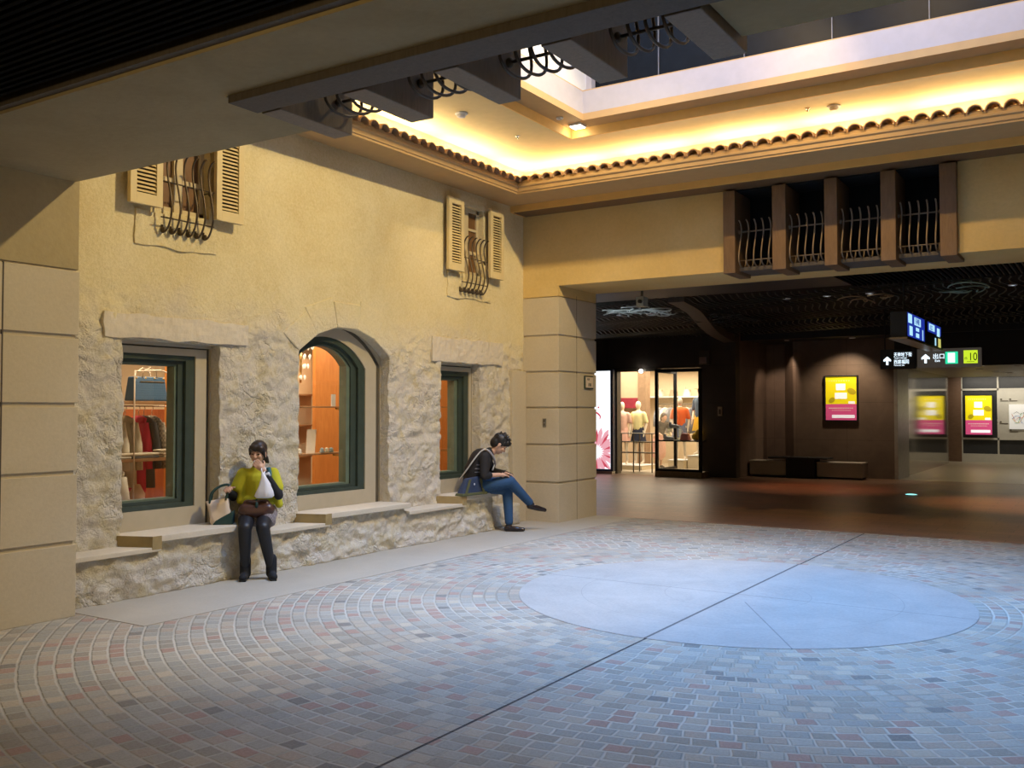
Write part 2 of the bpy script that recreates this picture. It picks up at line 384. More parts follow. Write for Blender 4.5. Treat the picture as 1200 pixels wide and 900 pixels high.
def blob(name, parts, m, parent=None, vox=.008, smooth=3, tf=None, label=None):
    """one continuous surface out of rounded cones and ellipsoids"""
    mb = MB()
    for q in parts:
        if q[0] == 'c':
            _, a, c, r0, r1 = q; a = Vector(a); c = Vector(c)
            mb.tube([a, c], [r0, r1], 14)
            mb.ell(a, (r0,)*3, u=14, v=8); mb.ell(c, (r1,)*3, u=14, v=8)
        else:
            mb.ell(q[1], q[2], q[3] if len(q) > 3 else None)
    if tf is not None: bmesh.ops.transform(mb.b, matrix=tf, verts=mb.b.verts)
    o = mb.build(name, m, parent, True, label=label)
    finalize(o, [('REMESH', dict(mode='VOXEL', voxel_size=vox)), ('SMOOTH', dict(factor=.5, iterations=smooth))])
    for p in o.data.polygons: p.use_smooth = True
    return o
def copy_tree(o, parent=None):
    c = o.copy(); COL.objects.link(c); c.parent = parent
    for ch in list(o.children): copy_tree(ch, c)
    return c
def text(body, name, m, parent, origin, xdir, zdir, size, depth=.004, align='LEFT', squash=1):
    cu = bpy.data.curves.new(name, 'FONT'); cu.body = body; cu.size = size; cu.extrude = depth; cu.align_x = align
    o = bpy.data.objects.new(name+'_tmp', cu); COL.objects.link(o)
    dg = bpy.context.evaluated_depsgraph_get(); me = bpy.data.meshes.new_from_object(o.evaluated_get(dg))
    bpy.data.objects.remove(o); me.name = name
    xd = Vector(xdir).normalized(); zd = Vector(zdir).normalized(); yd = xd.cross(zd)
    mt = Matrix((xd*squash, zd, -yd)).transposed().to_4x4()
    me.transform(mt); w = wloc(parent) if parent else Vector((0, 0, 0)); me.transform(Matrix.Translation(Vector(origin)-w))
    me.materials.clear(); me.materials.append(m)
    q = bpy.data.objects.new(name, me); COL.objects.link(q); q.parent = parent; return q

# ------------------------------------------------------------------ big dimensions
XW, YB, ZO = -7.36, 11.81, 3.40          # facade, rear wall, arch height
XP = -6.89                                # near pier face
YN0, YN1 = 3.14, 4.40                     # near beam
YK = 12.97                                # back of the rear beam
ZC = 5.12                                 # cove ceiling
XR = 2.2                                  # right side of the court

# ------------------------------------------------------------------ floors
mb = MB(); mb.box(-9, 6, -6, YK, -.1, 0); struct('floor', mb, m_cobble)
mb = MB(); mb.lathe([(CR, -.05), (CR, .003), (CR-.006, .006)], (CX, CY, 0), 128); struct('floor.001', mb, m_disc)
mb = MB(); mb.box(-7.36, -6.12, 4.5, YK, -.05, .004); struct('floor.002', mb, m_strip)
mb = MB(); mb.box(-16, 12, YK, 23.5, -.1, .002); struct('floor.003', mb, m_tile)
mb = MB(); mb.box(-4.6, 12, 23.5, 33.2, -.1, .003); struct('floor.004', mb, m_palefloor)
mb = MB(); mb.box(-16, -7.7, 21.9, 29, -.1, .004); struct('floor.005', mb, mat('shop_floor', (.42, .36, .27), .4))

# ------------------------------------------------------------------ facade wall (rubble below, plaster above)
def rubble(y, z, amp=1.0, seed=0):
    q = Vector((y*1.0, z*1.0, seed))
    wy = y+.10*noise.noise(q*3.1)+.03*noise.noise(q*9); wz = z+.07*noise.noise(q*2.7+Vector((9, 3, 1)))
    H = .21; k = math.floor(wz/H); fz = wz/H-k
    rnd = noise.cell(Vector((k*1.7+.3, 5.1+seed, .5))); Wd = .30+.22*rnd
    u = wy/Wd+rnd*7.3; j = math.floor(u); fy = u-j
    rr = noise.cell(Vector((k+.5, j+.5, 2.5+seed)))
    e = min(min(fz, 1-fz)*H, min(fy, 1-fy)*Wd)
    t = max(0, min(1, e/.055)); t = t*t*(3-2*t)
    chip = noise.turbulence(Vector((y, z, 3+seed))*6.5, 4, False)
    crag = noise.fractal(Vector((y*5, z*8, 5+seed)), .7, 2.1, 5)
    return amp*(.013*t*(.3+rr)+.020*(chip-.45)+.022*crag+.010*abs(noise.noise(q*22)))
def facade_mesh():
    b = bmesh.new(); y0, y1, z0, z1 = 4.40, YB+.02, 0, ZC+.02; st = .021
    ny = int((y1-y0)/st); nz = int((z1-z0)/st); g = []
    for j in range(nz+1):
        z = z0+(z1-z0)*j/nz; row = []
        for i in range(ny+1):
            y = y0+(y1-y0)*i/ny
            lim = 2.35+.35*noise.noise(Vector((y*1.1, z*1.1, 7)))
            a = max(0, min(1, (lim+.25-z)/.4))
            h = a*rubble(y, z)+(1-a)*(.006*noise.noise(Vector((y*2, z*2, 1)))+.003*noise.noise(Vector((y*8, z*8, 1))))
            row.append(b.verts.new((XW+h, y, z)))
        g.append(row)
    back = [[b.verts.new((XW-.14, y0+(y1-y0)*i/ny, z0+(z1-z0)*j/nz)) for i in (0, ny)] for j in (0, nz)]
    for j in range(nz):
        for i in range(ny): b.faces.new((g[j][i], g[j][i+1], g[j+1][i+1], g[j+1][i]))
    b.faces.new((back[0][0], back[1][0], back[1][1], back[0][1]))
    b.faces.new([g[0][i] for i in range(ny, -1, -1)]+[back[0][0], back[0][1]])
    b.faces.new([g[nz][i] for i in range(ny+1)]+[back[1][1], back[1][0]])
    b.faces.new([g[j][0] for j in range(nz+1)]+[back[1][0], back[0][0]])
    b.faces.new([g[j][ny] for j in range(nz, -1, -1)]+[back[0][1], back[1][1]])
    bmesh.ops.recalc_face_normals(b, faces=b.faces)
    me = bpy.data.meshes.new('wall_left'); b.to_mesh(me); b.free(); me.materials.append(m_rubble)
    for p in me.polygons: p.use_smooth = True
    o = bpy.data.objects.new('wall_left', me); COL.objects.link(o); o['kind'] = 'structure'; return o
def arc_poly(y0, y1, zs, rise, n=14):
    c = (y1-y0)/2; R = (c*c+rise*rise)/(2*rise); zc = zs+rise-R; ym = (y0+y1)/2; a = math.asin(c/R)
    return [(ym+R*sin(a-2*a*i/n), zc+R*cos(a-2*a*i/n)) for i in range(n+1)]      # from y1 side to y0 side
W1 = (5.17, 6.24, .45, 2.235); W2 = (7.29, 8.775, .45, 2.24, .30); W3 = (9.795, 10.70, .45, 2.23)
U1 = (5.49, 6.09, 3.44, 4.36); U2 = (10.16, 10.78, 3.44, 4.36)
fac = facade_mesh()
cut = MB()
for w in (W1, W3): cut.box(XW-.5, XW+.3, w[0], w[1], w[2], w[3])
cut.prism([(XW-.5, y, z) for y, z in [(W2[0], W2[2]), (W2[1], W2[2])]+arc_poly(W2[0], W2[1], W2[3], W2[4])], (.8, 0, 0))
for w in (U1, U2): cut.box(XW-.12, XW+.3, *w)
co = cut.build('cutter', m_lintel)
finalize(fac, [('BOOLEAN', dict(operation='DIFFERENCE', object=co, solver='EXACT'))])
bpy.data.objects.remove(co)
fac.data.materials.clear(); fac.data.materials.append(m_rubble)
for p in fac.data.polygons: p.use_smooth = abs(p.normal.x) > .35

# lintel stones, sills, arch ring
def stone(y0, y1, z0, z1, name, th=.022, seed=0, m=m_lintel):
    b = bmesh.new(); n = max(4, int((y1-y0)/.03)); k = max(3, int((z1-z0)/.03)); g = []
    for j in range(k+1):
        r = []
        for i in range(n+1):
            y = y0+(y1-y0)*i/n; z = z0+(z1-z0)*j/k
            if i in (0, n): y += .02*noise.noise(Vector((y*7, z*9, seed)))
            if j in (0, k): z += .022*noise.noise(Vector((y*5, z*5, seed+3)))
            e = 0 if (i in (0, n) or j in (0, k)) else 1
            r.append(b.verts.new((XW+(th if e else th*.92)+.009*noise.noise(Vector((y*6, z*6, seed+1)))+.008*noise.noise(Vector((y*17, z*17, seed+1))), y, z)))
        g.append(r)
    for j in range(k):
        for i in range(n): b.faces.new((g[j][i], g[j][i+1], g[j+1][i+1], g[j+1][i]))
    e = [ed for ed in b.edges if ed.is_boundary]
    r = bmesh.ops.extrude_edge_only(b, edges=e); vv = [v for v in r['geom'] if isinstance(v, bmesh.types.BMVert)]
    for v in vv: v.co.x = XW-.03
    mb = MB(); mb.b.free(); mb.b = b; return struct(name, mb, m, False)
stone(4.97, 6.57, 2.25, 2.46, 'trim_1', seed=1)
stone(9.60, 11.24, 2.24, 2.55, 'trim_2', seed=5)
stone(5.27, 6.17, 3.10, 3.40, 'trim_3', .018, seed=9, m=m_rubble)
stone(9.93, 10.95, 3.10, 3.42, 'trim_4', .018, seed=13, m=m_rubble)
stone(10.0, 10.95, 4.36, 4.50, 'trim_5', .012, seed=17, m=m_rubble)
def voussoirs():
    mb = MB(); y0, y1, zs, rise = W2[0], W2[1], W2[3], W2[4]
    ins = arc_poly(y0+.0, y1-.0, zs, rise, 5)
    ym = (y0+y1)/2
    for i in range(5):
        (ya, za), (yb, zb) = ins[i], ins[i+1]
        g = .001
        def o_(y, z, d): 
            v = Vector((y-ym, z-(zs-.55))).normalized(); return (y+v.x*d, z+v.y*d)
        pa, pb = o_(ya, za, .30+.05*(i % 2)), o_(yb, zb, .30+.05*(i % 2))
        poly = [(XW-.02, ya-g, za+.005), (XW-.03, yb+g, zb+.005), (XW-.03, pb[0]+g, pb[1]), (XW-.03, pa[0]-g, pa[1])]
        mb.prism(poly, (.037+.004*(i % 3), 0, 0))
    return struct('trim_6', mb, m_rubble, False, .012)
voussoirs()
# smooth pilaster strip in the corner
mb = MB(); mb.box(XW-.02, XW+.055, 11.44, YB, 0, 2.18); struct('trim_7', mb, m_pier, bev=.008)

# ------------------------------------------------------------------ piers of limestone blocks
ZG = [0, .572, 1.118, 1.647, 2.18, 2.71]
def pier_blocks(name, x0, x1, y0, y1, zs, joint):
    mb = MB()
    mb.box(x0+.018, x1-.018, y0+.018, y1-.018, 0, zs[-1])
    for a, c in zip(zs, zs[1:]):
        mb.box(x0, x1, y0, y1, a+(.016 if a else 0), c-.016)
    return struct(name, mb, m_pier, False, .004)
pier_blocks('wall_left.001', -7.6, XP, YN0, 4.445, ZG, None)
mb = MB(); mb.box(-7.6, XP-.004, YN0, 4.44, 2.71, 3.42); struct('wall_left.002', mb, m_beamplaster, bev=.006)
mb = MB(); mb.box(XP-.01, XP+.0015, 3.83, 3.842, 0, 2.7); struct('trim_8', mb, m_concb)
ZG2 = [0, .568, 1.112, 1.644, 2.164, 2.686, 3.259]
pier_blocks('wall_back', -8.2, -6.76, YB, YK, ZG2, None)
mb = MB(); mb.box(-6.762, -6.7585, 12.345, 12.352, 0, 3.3); struct('trim_9', mb, m_concb)
# wall continues behind the camera side
mb = MB(); mb.box(-7.6, -7.3, -6, YN0, 0, 3.42); struct('wall_left.003', mb, m_concb)

# ------------------------------------------------------------------ rear beam with balcony recess
NX0, NX1 = -4.256, -1.514
mb = MB()
mb.box(-8.2, -6.76, YB+.003, YK, 3.255, 4.60)
mb.box(-6.76, NX0, YB+.003, YK, ZO, 4.60); mb.box(NX1, XR, YB+.003, YK, ZO, 4.60)
mb.box(NX0-.01, NX1+.01, 12.42, YK, ZO, 4.60)
struct('wall_back.001', mb, m_plaster, bev=.0)
mb = MB(); mb.box(NX0, NX1, 12.38, 12.42, ZO+.05, 4.46); mb.box(NX0, NX1, YB+.05, 12.4, 4.44, 4.5); struct('wall_back.002', mb, m_void)
mb = MB(); mb.box(-9, XR, YB+.003, YB+.2, 4.60, ZC+.1); struct('wall_back.003', mb, m_cove)

# near beam
mb = MB()
mb.box(-7.6, 6, YN0, 3.66, ZO, 4.6); mb.box(-7.6, -4.29, 3.66, YN1, ZO, 4.6); mb.box(-1.50, 6, 3.66, YN1, ZO, 4.6)
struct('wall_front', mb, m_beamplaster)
mb = MB(); mb.box(-7.6, 6, YN1-.2, YN1, 4.6, 4.85); struct('wall_front.001', mb, m_cove)
mb = MB(); mb.box(XR, XR+.2, YN1, YK, 0, ZC+.1); struct('wall_right', mb, m_plaster)

# black slatted ceiling on the camera side
mb = MB(); mb.box(-9, 6, -6, YN0-.06, 3.60, 3.7); struct('ceiling', mb, m_void)
mb = MB()
y = -.4
while y < YN0-.1:
    mb.box(-8, 3, y, y+.022, 3.44, 3.50); y += .05
struct('ceiling.001', mb, m_slat)
mb = MB(); mb.box(-7.6, 6, YN0-.05, YN0, ZO+.02, 3.62); struct('trim_10', mb, m_darkboard)

# ------------------------------------------------------------------ balconies
def railing_profile(z0, z1, out):
    """S-shaped belly bar: list of (outward, z)"""
    H = z1-z0
    P = [(-.10, .15), (-.092, .05), (-.045, -.03), (.03, -.045), (.105, .0), (.145, .10), (.14, .26), (.10, .47), (.062, .66), (.05, .80), (.065, .91), (.105, .985), (.13, .995)]
    return [(p*out, z0+q*H) for p, q in P]
def smoothpath(P, n=3):
    out = []
    for i in range(len(P)-1):
        p0 = Vector(P[max(i-1, 0)]); p1 = Vector(P[i]); p2 = Vector(P[i+1]); p3 = Vector(P[min(i+2, len(P)-1)])
        for k in range(n):
            t = k/n; out.append(.5*((2*p1)+(p2-p0)*t+(2*p0-5*p1+4*p2-p3)*t*t+(3*p1-p0-3*p2+p3)*t**3))
    out.append(Vector(P[-1])); return out
FX = [(-4.256, -4.10), (-3.62, -3.45), (-2.98, -2.828), (-2.33, -2.163), (-1.69, -1.514)]
def balcony(name, ysign, yface, label, finmat, ironmat, board):
    root = thing(name, (-2.885, yface, ZO), label, 'balcony', 'balconies over the court openings')
    for x0, x1 in FX:
        mb = MB(); ya, yb = yface+ysign*.12, yface-ysign*.50
        mb.box(x0, x1, min(ya, yb), max(ya, yb), ZO-.04, 4.42)
        mb.build('post', finmat, root, False, .006)
    for i in range(4):
        xa, xb = FX[i][1], FX[i+1][0]; yc = yface-ysign*.02
        zr = 3.90 if ysign < 0 else 3.53; r = MB(); r.tube([(xa, yc, zr), (xb, yc, zr)], .010, 8); 
        for xx in (xa+.012, xb-.012): r.ell((xx, yc, zr), (.02, .028, .028))
        rail = r.build('railing', ironmat, root, True)
        m2 = MB(); z2 = 3.53+3.90-zr; m2.tube([(xa, yc, z2), (xb, yc, z2)], .008, 8); m2.build('lower_rail' if ysign < 0 else 'upper_rail', ironmat, rail, True)
        prof = railing_profile(3.47, 4.03, 1.1 if ysign < 0 else 1.35)
        for k in range(5):
            x = xa+(xb-xa)*(k+.5)/5
            m2 = MB(); m2.tube(smoothpath([(x, yc-ysign*.03+ysign*o, z) for o, z in prof]), .0095, 8)
            m2.build('baluster', ironmat, rail, True)
    if board:
        mb = MB(); ya, yb = sorted((yface-ysign*.75, yface-ysign*.53)); mb.box(-4.26, -1.2, ya, yb, ZO-.045, ZO+.12); mb.build('beam', m_darkboard, root, False, .004)
    else:
        mb = MB(); ya, yb = sorted((yface+ysign*-.06, yface-ysign*.60)); mb.box(-4.24, -1.53, ya, yb, ZO+.005, ZO+.05); mb.build('floor_board', m_darkboard, root)
    return root
balcony('balcony', -1, YB, 'recessed balcony with brown timber posts and curved iron bars in the far ochre wall', m_brown, m_ironl, False)
balcony('balcony', 1, YN1, 'balcony of timber brackets and looping iron bars seen from below on the near grey beam', m_fin, m_iron, True)

# ------------------------------------------------------------------ cornice, roof tiles, cove
def cornice():
    # profile (outward distance from wall, z)
    P = [(0, 4.55), (.50, 4.55), (.50, 4.575), (.515, 4.58), (.515, 4.625), (.535, 4.64), (.535, 4.66), (.52, 4.68), (.52, 4.70), (0, 4.70)]
    b = bmesh.new(); xo = XW; out = []
    yb = YB; 
    # back wall soffit begins at its own offset so outer edge is .97 off the wall
    k = .97/.52
    stations = []
    for f in (0, 1, 2):
        r = []
        for d, z in P:
            dd = d if d < .01 else d
            bx = XW+dd; by = YB-(.0 if d < .01 else (.45+dd))
            if f == 0: r.append((bx, YN1, z))
            elif f == 1: r.append((bx, by, z))
            else: r.append((XR, by, z))
        stations.append([b.verts.new(q) for q in r])
    n = len(P)
    for a, c in zip(stations, stations[1:]):
        for i in range(n): b.faces.new((a[i], a[(i+1) % n], c[(i+1) % n], c[i]))
    b.faces.new(stations[0]); b.faces.new(stations[-1][::-1])
    mb = MB(); mb.b.free(); mb.b = b; return struct('trim_11', mb, m_cornice)
cornice()
mb = MB(); mb.box(XW, XR, 11.46, YB+.01, 4.455, 4.56); struct('trim_12', mb, m_band, bev=.004)
mb = MB(); mb.box(XW+.05, XR, 11.475, YB+.01, 4.449, 4.456); struct('trim_13', mb, m_brown)
# tiles
def tile_proto():
    mb = MB(); n = 10; L = .34; R0, R1, t = .080, .068, .014
    rings = []
    for (yy, r) in ((0, R0), (L, R1)):
        ring = []
        for k in range(n+1):
            a = pi*k/n; ring.append((r*cos(a), yy, r*sin(a)))
        for k in range(n, -1, -1):
            a = pi*k/n; ring.append(((r-t)*cos(a), yy, (r-t)*sin(a)))
        rings.append([mb.b.verts.new(q) for q in ring])
    a, c = rings; m = len(a)
    for i in range(m): mb.b.faces.new((a[i], a[(i+1) % m], c[(i+1) % m], c[i]))
    mb.b.faces.new(a[::-1]); mb.b.faces.new(c)
    o = mb.build('roof_tile', m_terra, None, False)
    for v in o.data.vertices: v.co.z += v.co.y*.16
    return o
tp = tile_proto(); first = True
def put_tile(x, y, rz, label, group):
    global first
    o = tp if first else tp.copy()
    if not first: COL.objects.link(o)
    first = False
    o.location = (x, y, 4.700); o.rotation_euler = (0, 0, rz+random.uniform(-.03, .03)); tag(o, label, 'roof tile', group)
y = 10.78
while y > 4.6:
    put_tile(XW+.565, y, pi/2, 'small terracotta barrel tile in the row capping the cornice above the stone shop front', 'tiles along the shop front cornice'); y -= .172
x = -6.72
while x < -.2:
    put_tile(x, YB-1.01, 0, 'small terracotta barrel tile in the row capping the cornice on the far wall', 'tiles along the far wall cornice'); x += .172
# bedding mortar under the tiles
mb = MB(); mb.box(XW+.24, XW+.50, YN1, 10.86, 4.70, 4.725); mb.box(XW+.24, XR, 10.86, 11.1, 4.70, 4.725); struct('trim_14', mb, m_cornice)
# rows of short cove tubes (hidden behind the cornice), with gaps
CW = (1, .80, .46)
for i in range(6): y = YN1+.75+i*1.27; area('cove_light_%d' % i, (XW+.13, y, 4.80), (XW+.5, y, 6.0), .07, 1.1, 22, CW, 180, (pi, 0, 0))
for i in range(8): x = -6.45+i*1.25; area('cove_light_back_%d' % i, (x, 11.63, 4.80), (x, 11.2, 6.0), 1.05, .07, 22, CW, 180, (pi, 0, 0))
area('cove_light_near', (-2.6, 4.75, 4.70), (-2.6, 5.3, 6.0), 9.0, .08, 22, CW, 180, (pi, 0, 0))

# cove ceiling ring, step, soffit ring, parapet
HX0, HX1, HY0, HY1 = -5.93, .27, 5.42, 10.69
PX0, PX1, PY0, PY1 = -5.60, -.06, 5.75, 10.40
def ring(name, ox0, ox1, oy0, oy1, ix0, ix1, iy0, iy1, z0, z1, m):
    mb = MB(); mb.box(ox0, ix0, oy0, oy1, z0, z1); mb.box(ix1, ox1, oy0, oy1, z0, z1)
    mb.box(ix0, ix1, oy0, iy0, z0, z1); mb.box(ix0, ix1, iy1, oy1, z0, z1); return struct(name, mb, m)
ring('ceiling.002', -7.63, XR+.2, 4.2, YB+.2, HX0, HX1, HY0, HY1, ZC, ZC+.10, m_cove)
mb = MB()
for (a, c, d, e) in ((HX0-.01, HX0+.012, HY0, HY1), (HX1-.012, HX1+.01, HY0, HY1), (HX0, HX1, HY0-.01, HY0+.012), (HX0, HX1, HY1-.012, HY1+.01)): mb.box(a, c, d, e, ZC-.002, ZC+.12)
struct('trim_15', mb, m_band)
ring('ceiling.003', HX0-.3, HX1+.3, HY0-.3, HY1+.3, PX0, PX1, PY0, PY1, ZC+.115, ZC+.2, m_cornice)
ring('trim_16', PX0-.10, PX1+.10, PY0-.10, PY1+.10, PX0, PX1, PY0, PY1, ZC+.20, 5.60, m_parapet)
ring('trim_17', PX0-.12, PX1+.12, PY0-.12, PY1+.12, PX0-.004, PX1+.004, PY0-.004, PY1+.004, 5.60, 5.615, m_cornice)
# light well above
mb = MB(); mb.box(PX0-.16, PX0-.06, PY0-.2, PY1+.4, 5.6, 9.4); mb.box(PX1+.06, PX1+.16, PY0-.2, PY1+.4, 5.6, 9.4); mb.box(PX0-.16, PX1+.16, PY0-.3, PY0-.1, 5.6, 9.4)
struct('wall_left.004', mb, m_white)
mb = MB(); mb.box(PX0-.06, PX0+.02, PY1+.20, PY1+.36, 5.6, 9.4); struct('trim_18', mb, m_parapet)
win = MB(); win.box(PX0+.02, PX1+.1, PY1+.30, PY1+.34, 5.55, 7.45); wo = struct('window_6', win, m_darkglass)
mb = MB()
for px in (-4.7, -3.62, -2.62, -1.62, -.62): mb.box(px-.005, px+.005, PY1+.28, PY1+.30, 5.6, 7.45)
mb.build('mullion', mat('mullion_grey', (.16, .17, .2), .5), wo)
mb = MB(); mb.box(PX0-.1, PX1+.1, PY1+.26, PY1+.4, 7.45, 9.4); struct('wall_back.004', mb, mat('pink_white', (.72, .62, .56), .7))

def downlight(name, x, y, z, r, label, cat, grp=None, em=None, down=True):
    root = thing(name, (x, y, z), label, cat, grp)
    mb = MB(); mb.lathe([(r, 0), (r, -.012), (r*.8, -.018), (r*.72, -.006)], (x, y, z), 20); mb.build('trim_ring', m_white, root, True)
    mb = MB(); mb.lathe([(r*.70, -.004), (r*.66, -.010)], (x, y, z), 20); mb.build('lens', em or m_chrome, root, True); return root
def detector(x, y, z, label):
    root = thing('smoke_detector', (x, y, z), label, 'smoke detector')
    mb = MB(); mb.lathe([(.075, 0), (.075, -.015), (.06, -.02)], (x, y, z), 20); mb.build('base', m_white, root, True)
    mb = MB(); mb.lathe([(.05, -.02), (.05, -.045), (.03, -.055), (.005, -.056)], (x, y, z), 20); mb.build('sensor_head', m_white, root, True)
detector(-6.5, 9.05, ZC, 'round smoke detector on the cove ceiling nearest the near balcony')
detector(-2.72, 11.15, ZC, 'round smoke detector on the glowing ceiling above the far wall tiles')
for x, y, l in ((-6.44, 10.2, 'tiny round sprinkler rose on the cove ceiling left of the bright corner square'), (-3.0, 11.08, 'tiny round sprinkler rose beside the smoke detector above the far wall')):
    root = thing('sprinkler', (x, y, ZC), l, 'sprinkler'); mb = MB(); mb.lathe([(.035, 0), (.035, -.008), (.012, -.012), (.012, -.03), (.022, -.032), (.004, -.036)], (x, y, ZC), 16); mb.build('rose', m_chrome, root, True)
downlight('recessed_downlight', -5.79, 10.15, ZC+.115, .045, 'small round recessed lamp on the soffit beside the bright square in the corner', 'lamp')
root = thing('soffit_light_patch', (-5.74, 10.53, ZC+.115), 'glowing square added for a bright patch of light in the soffit corner round the light well', 'lamp')  # patch of light on the soffit corner, shaped as a glowing framed square
mb = MB(); mb.box(-5.83, -5.66, 10.45, 10.61, ZC+.09, ZC+.115); mb.build('housing', m_white, root)
mb = MB(); mb.box(-5.815, -5.675, 10.465, 10.595, ZC+.080, ZC+.092); mb.build('lens', e_lamp, root)
l = bpy.data.lights.new('corner_fill', 'POINT'); l.energy = 1.6; l.color = (1, .85, .6); l.shadow_soft_size = .03  # added point light that brightens the fascia corner
o = bpy.data.objects.new('corner_fill', l); COL.objects.link(o); o.location = (-5.80, 10.56, ZC+.04)

# ------------------------------------------------------------------ stone bench with ledges
bench = thing('stone_bench', (-7.2, 7.6, 0), 'long rubble stone bench with pale ledges under the shop windows', 'bench')
def bench_front():
    b = bmesh.new(); y0, y1, z0, z1 = 4.46, 10.66, 0, .47; st = .019
    ny = int((y1-y0)/st); nz = int((z1-z0)/st); g = []
    hi = [(5.34, 6.60), (7.46, 8.77), (9.93, 10.70)]
    for j in range(nz+1):
        row = []
        for i in range(ny+1):
            y = y0+(y1-y0)*i/ny; top = .465 if any(a <= y <= c for a, c in hi) else .385
            z = top*j/nz; h = rubble(y, z+.05, 1.15, 11)
            x = -7.10+h+.03*noise.noise(Vector((y*.9, 0, 4)))+.02*(1-j/nz)
            if y > 10.5: x -= (y-10.5)*.3
            row.append(b.verts.new((x, y, z)))
        g.append(row)
    for j in range(nz):
        for i in range(ny): b.faces.new((g[j][i], g[j][i+1], g[j+1][i+1], g[j+1][i]))
    e = [ed for ed in b.edges if ed.is_boundary]
    r = bmesh.ops.extrude_edge_only(b, edges=e)
    for v in [v for v in r['geom'] if isinstance(v, bmesh.types.BMVert)]: v.co.x = XW-.01
    mb = MB(); mb.b.free(); mb.b = b; return mb.build('base', m_rubble, bench, True)
bench_front()
mb = MB(); mb.box(-7.36, -7.17, 10.6, 11.44, 0, .30); 
bs = mb.build('rubble_end', m_rubble, bench, True, .03)
def ledge(y0, y1, z, high, x1=-7.045):
    mb = MB(); t = .055 if high else .04; xb = XW-.14 if high else XW+.0
    mb.prism([(xb, y0+.1, z-t), (XW, y0, z-t), (x1, y0+.13 if high else y0, z-t), (x1, y1, z-t), (xb, y1, z-t)] if high else [(xb, y0, z-t), (x1, y0, z-t), (x1, y1, z-t), (xb, y1, z-t)], (0, 0, t))
    mb.build('ledge', m_ledge, bench, False, .005)
    if high:
        mb = MB(); mb.prism([(XW, y0-.004, .40), (x1+.003, y0+.126, .40), (x1+.003, y0+.22, .40), (XW, y0+.22, .40)], (0, 0, z-.4-.001)); mb.build('ledge_end', m_ochre, bench, label='ochre end face of the ledge')
ledge(4.46, 5.35, .42, False); ledge(5.13, 6.63, .515, True); ledge(6.60, 7.45, .42, False)
ledge(7.25, 8.80, .515, True); ledge(8.78, 9.9, .42, False); ledge(9.72, 10.68, .515, True)

# ------------------------------------------------------------------ display windows
def display_window(n, w, arch, Y0, Y1, T):
    XF = XW-.14
    root = tag(bpy.data.objects.new('window_%d' % n, None), kind='structure'); COL.objects.link(root); root.location = (XF, w[0], .5)
    def outline(t):
        iy, zl, zt = t; a, c = Y0+iy, Y1-iy
        if not arch: return [(a, zl), (c, zl), (c, zt), (a, zt)]
        hw = (c-a)/2; rise = .34*hw/.68
        return [(a, zl), (c, zl)]+arc_poly(a, c, zt-rise, rise, 18)
    def framering(A, B, x0, x1, name, m):
        A = outline(A); B = outline(B); mb = MB(); b = mb.b; k = len(A); R = []
        for x in (x0, x1): R.append(([b.verts.new((x, *q)) for q in A], [b.verts.new((x, *q)) for q in B]))
        for i in range(k):
            j = (i+1) % k
            b.faces.new((R[1][0][i], R[1][0][j], R[1][1][j], R[1][1][i])); b.faces.new((R[0][0][i], R[0][0][j], R[0][1][j], R[0][1][i]))
            b.faces.new((R[0][0][i], R[0][0][j], R[1][0][j], R[1][0][i])); b.faces.new((R[0][1][i], R[0][1][j], R[1][1][j], R[1][1][i]))
        return mb.build(name, m, root)
    framering(T[0], T[1], XF-.20, XF+.004, 'surround', m_beige)
    framering(T[1], T[2], XF-.20, XF-.02, 'dark_strip', m_metalstrip)
    framering(T[2], T[3], XF-.20, XF-.0, 'stone_frame', m_beige)
    framering(T[3], T[4], XF-.20, XF-.015, 'sash', m_green)
    framering(T[4], T[5], XF-.20, XF-.05, 'inner_sash', m_green)
    framering(T[5], T[6], XF-.18, XF-.07, 'glazing_bead', m_greenl)
    mb = MB(); mb.prism([(XF-.09, *q) for q in outline(T[6])], (-.006, 0, 0)); mb.build('glass', m_glass, root)
display_window(1, W1, False, 4.86, 6.26, [(-.25, .40, 2.45), (.03, .47, 2.205), (.07, .48, 2.19), (.20, .69, 2.125), (.30, .735, 2.075), (.365, .77, 2.04), (.39, .785, 2.025)])
display_window(2, W2, True, 6.87, 8.80, [(-.15, .40, 2.85), (.03, .47, 2.62), (.10, .48, 2.57), (.29, .68, 2.435), (.40, .72, 2.38), (.49, .755, 2.345), (.545, .775, 2.33)])
display_window(3, W3, False, 9.64, 10.72, [(-.25, .40, 2.45), (.03, .47, 2.205), (.04, .48, 2.19), (.09, .70, 2.13), (.19, .745, 2.07), (.27, .785, 2.025), (.34, .80, 2.01)])

# ------------------------------------------------------------------ shop interior behind the facade
XI = XW-.36       # behind the frames
mb = MB(); mb.box(-11.0, XI, 4.2, 12.6, .4, .45); struct('floor.006', mb, m_shelfw)
mb = MB(); mb.box(-11.0, XI, 4.2, 12.6, 2.75, 2.8); struct('ceiling.004', mb, m_cream)
mb = MB(); mb.box(-11.05, -11.0, 4.2, 12.6, .4, 2.8); mb.box(-11, XI, 4.15, 4.2, .4, 2.8); mb.box(-11, XI, 12.6, 12.65, .4, 2.8); struct('wall_left.005', mb, m_cream)
for i, yy in enumerate((6.6, 8.6, 10.8)):
    area('shop_lamps%s' % ('' if i == 0 else '.%03d' % i), (-9.0, yy, 2.7), (-9.0, yy, 0), 1.3, 1.4, 42, (1, .80, .52), 170)
    area('display_lamps%s' % ('' if i == 0 else '.%03d' % i), (XI-.1, yy-.3, 2.68), (XI-.9, yy+.3, 1.1), .15, 1.6, 20, (1, .84, .6), 160, (0, radians(28), 0))
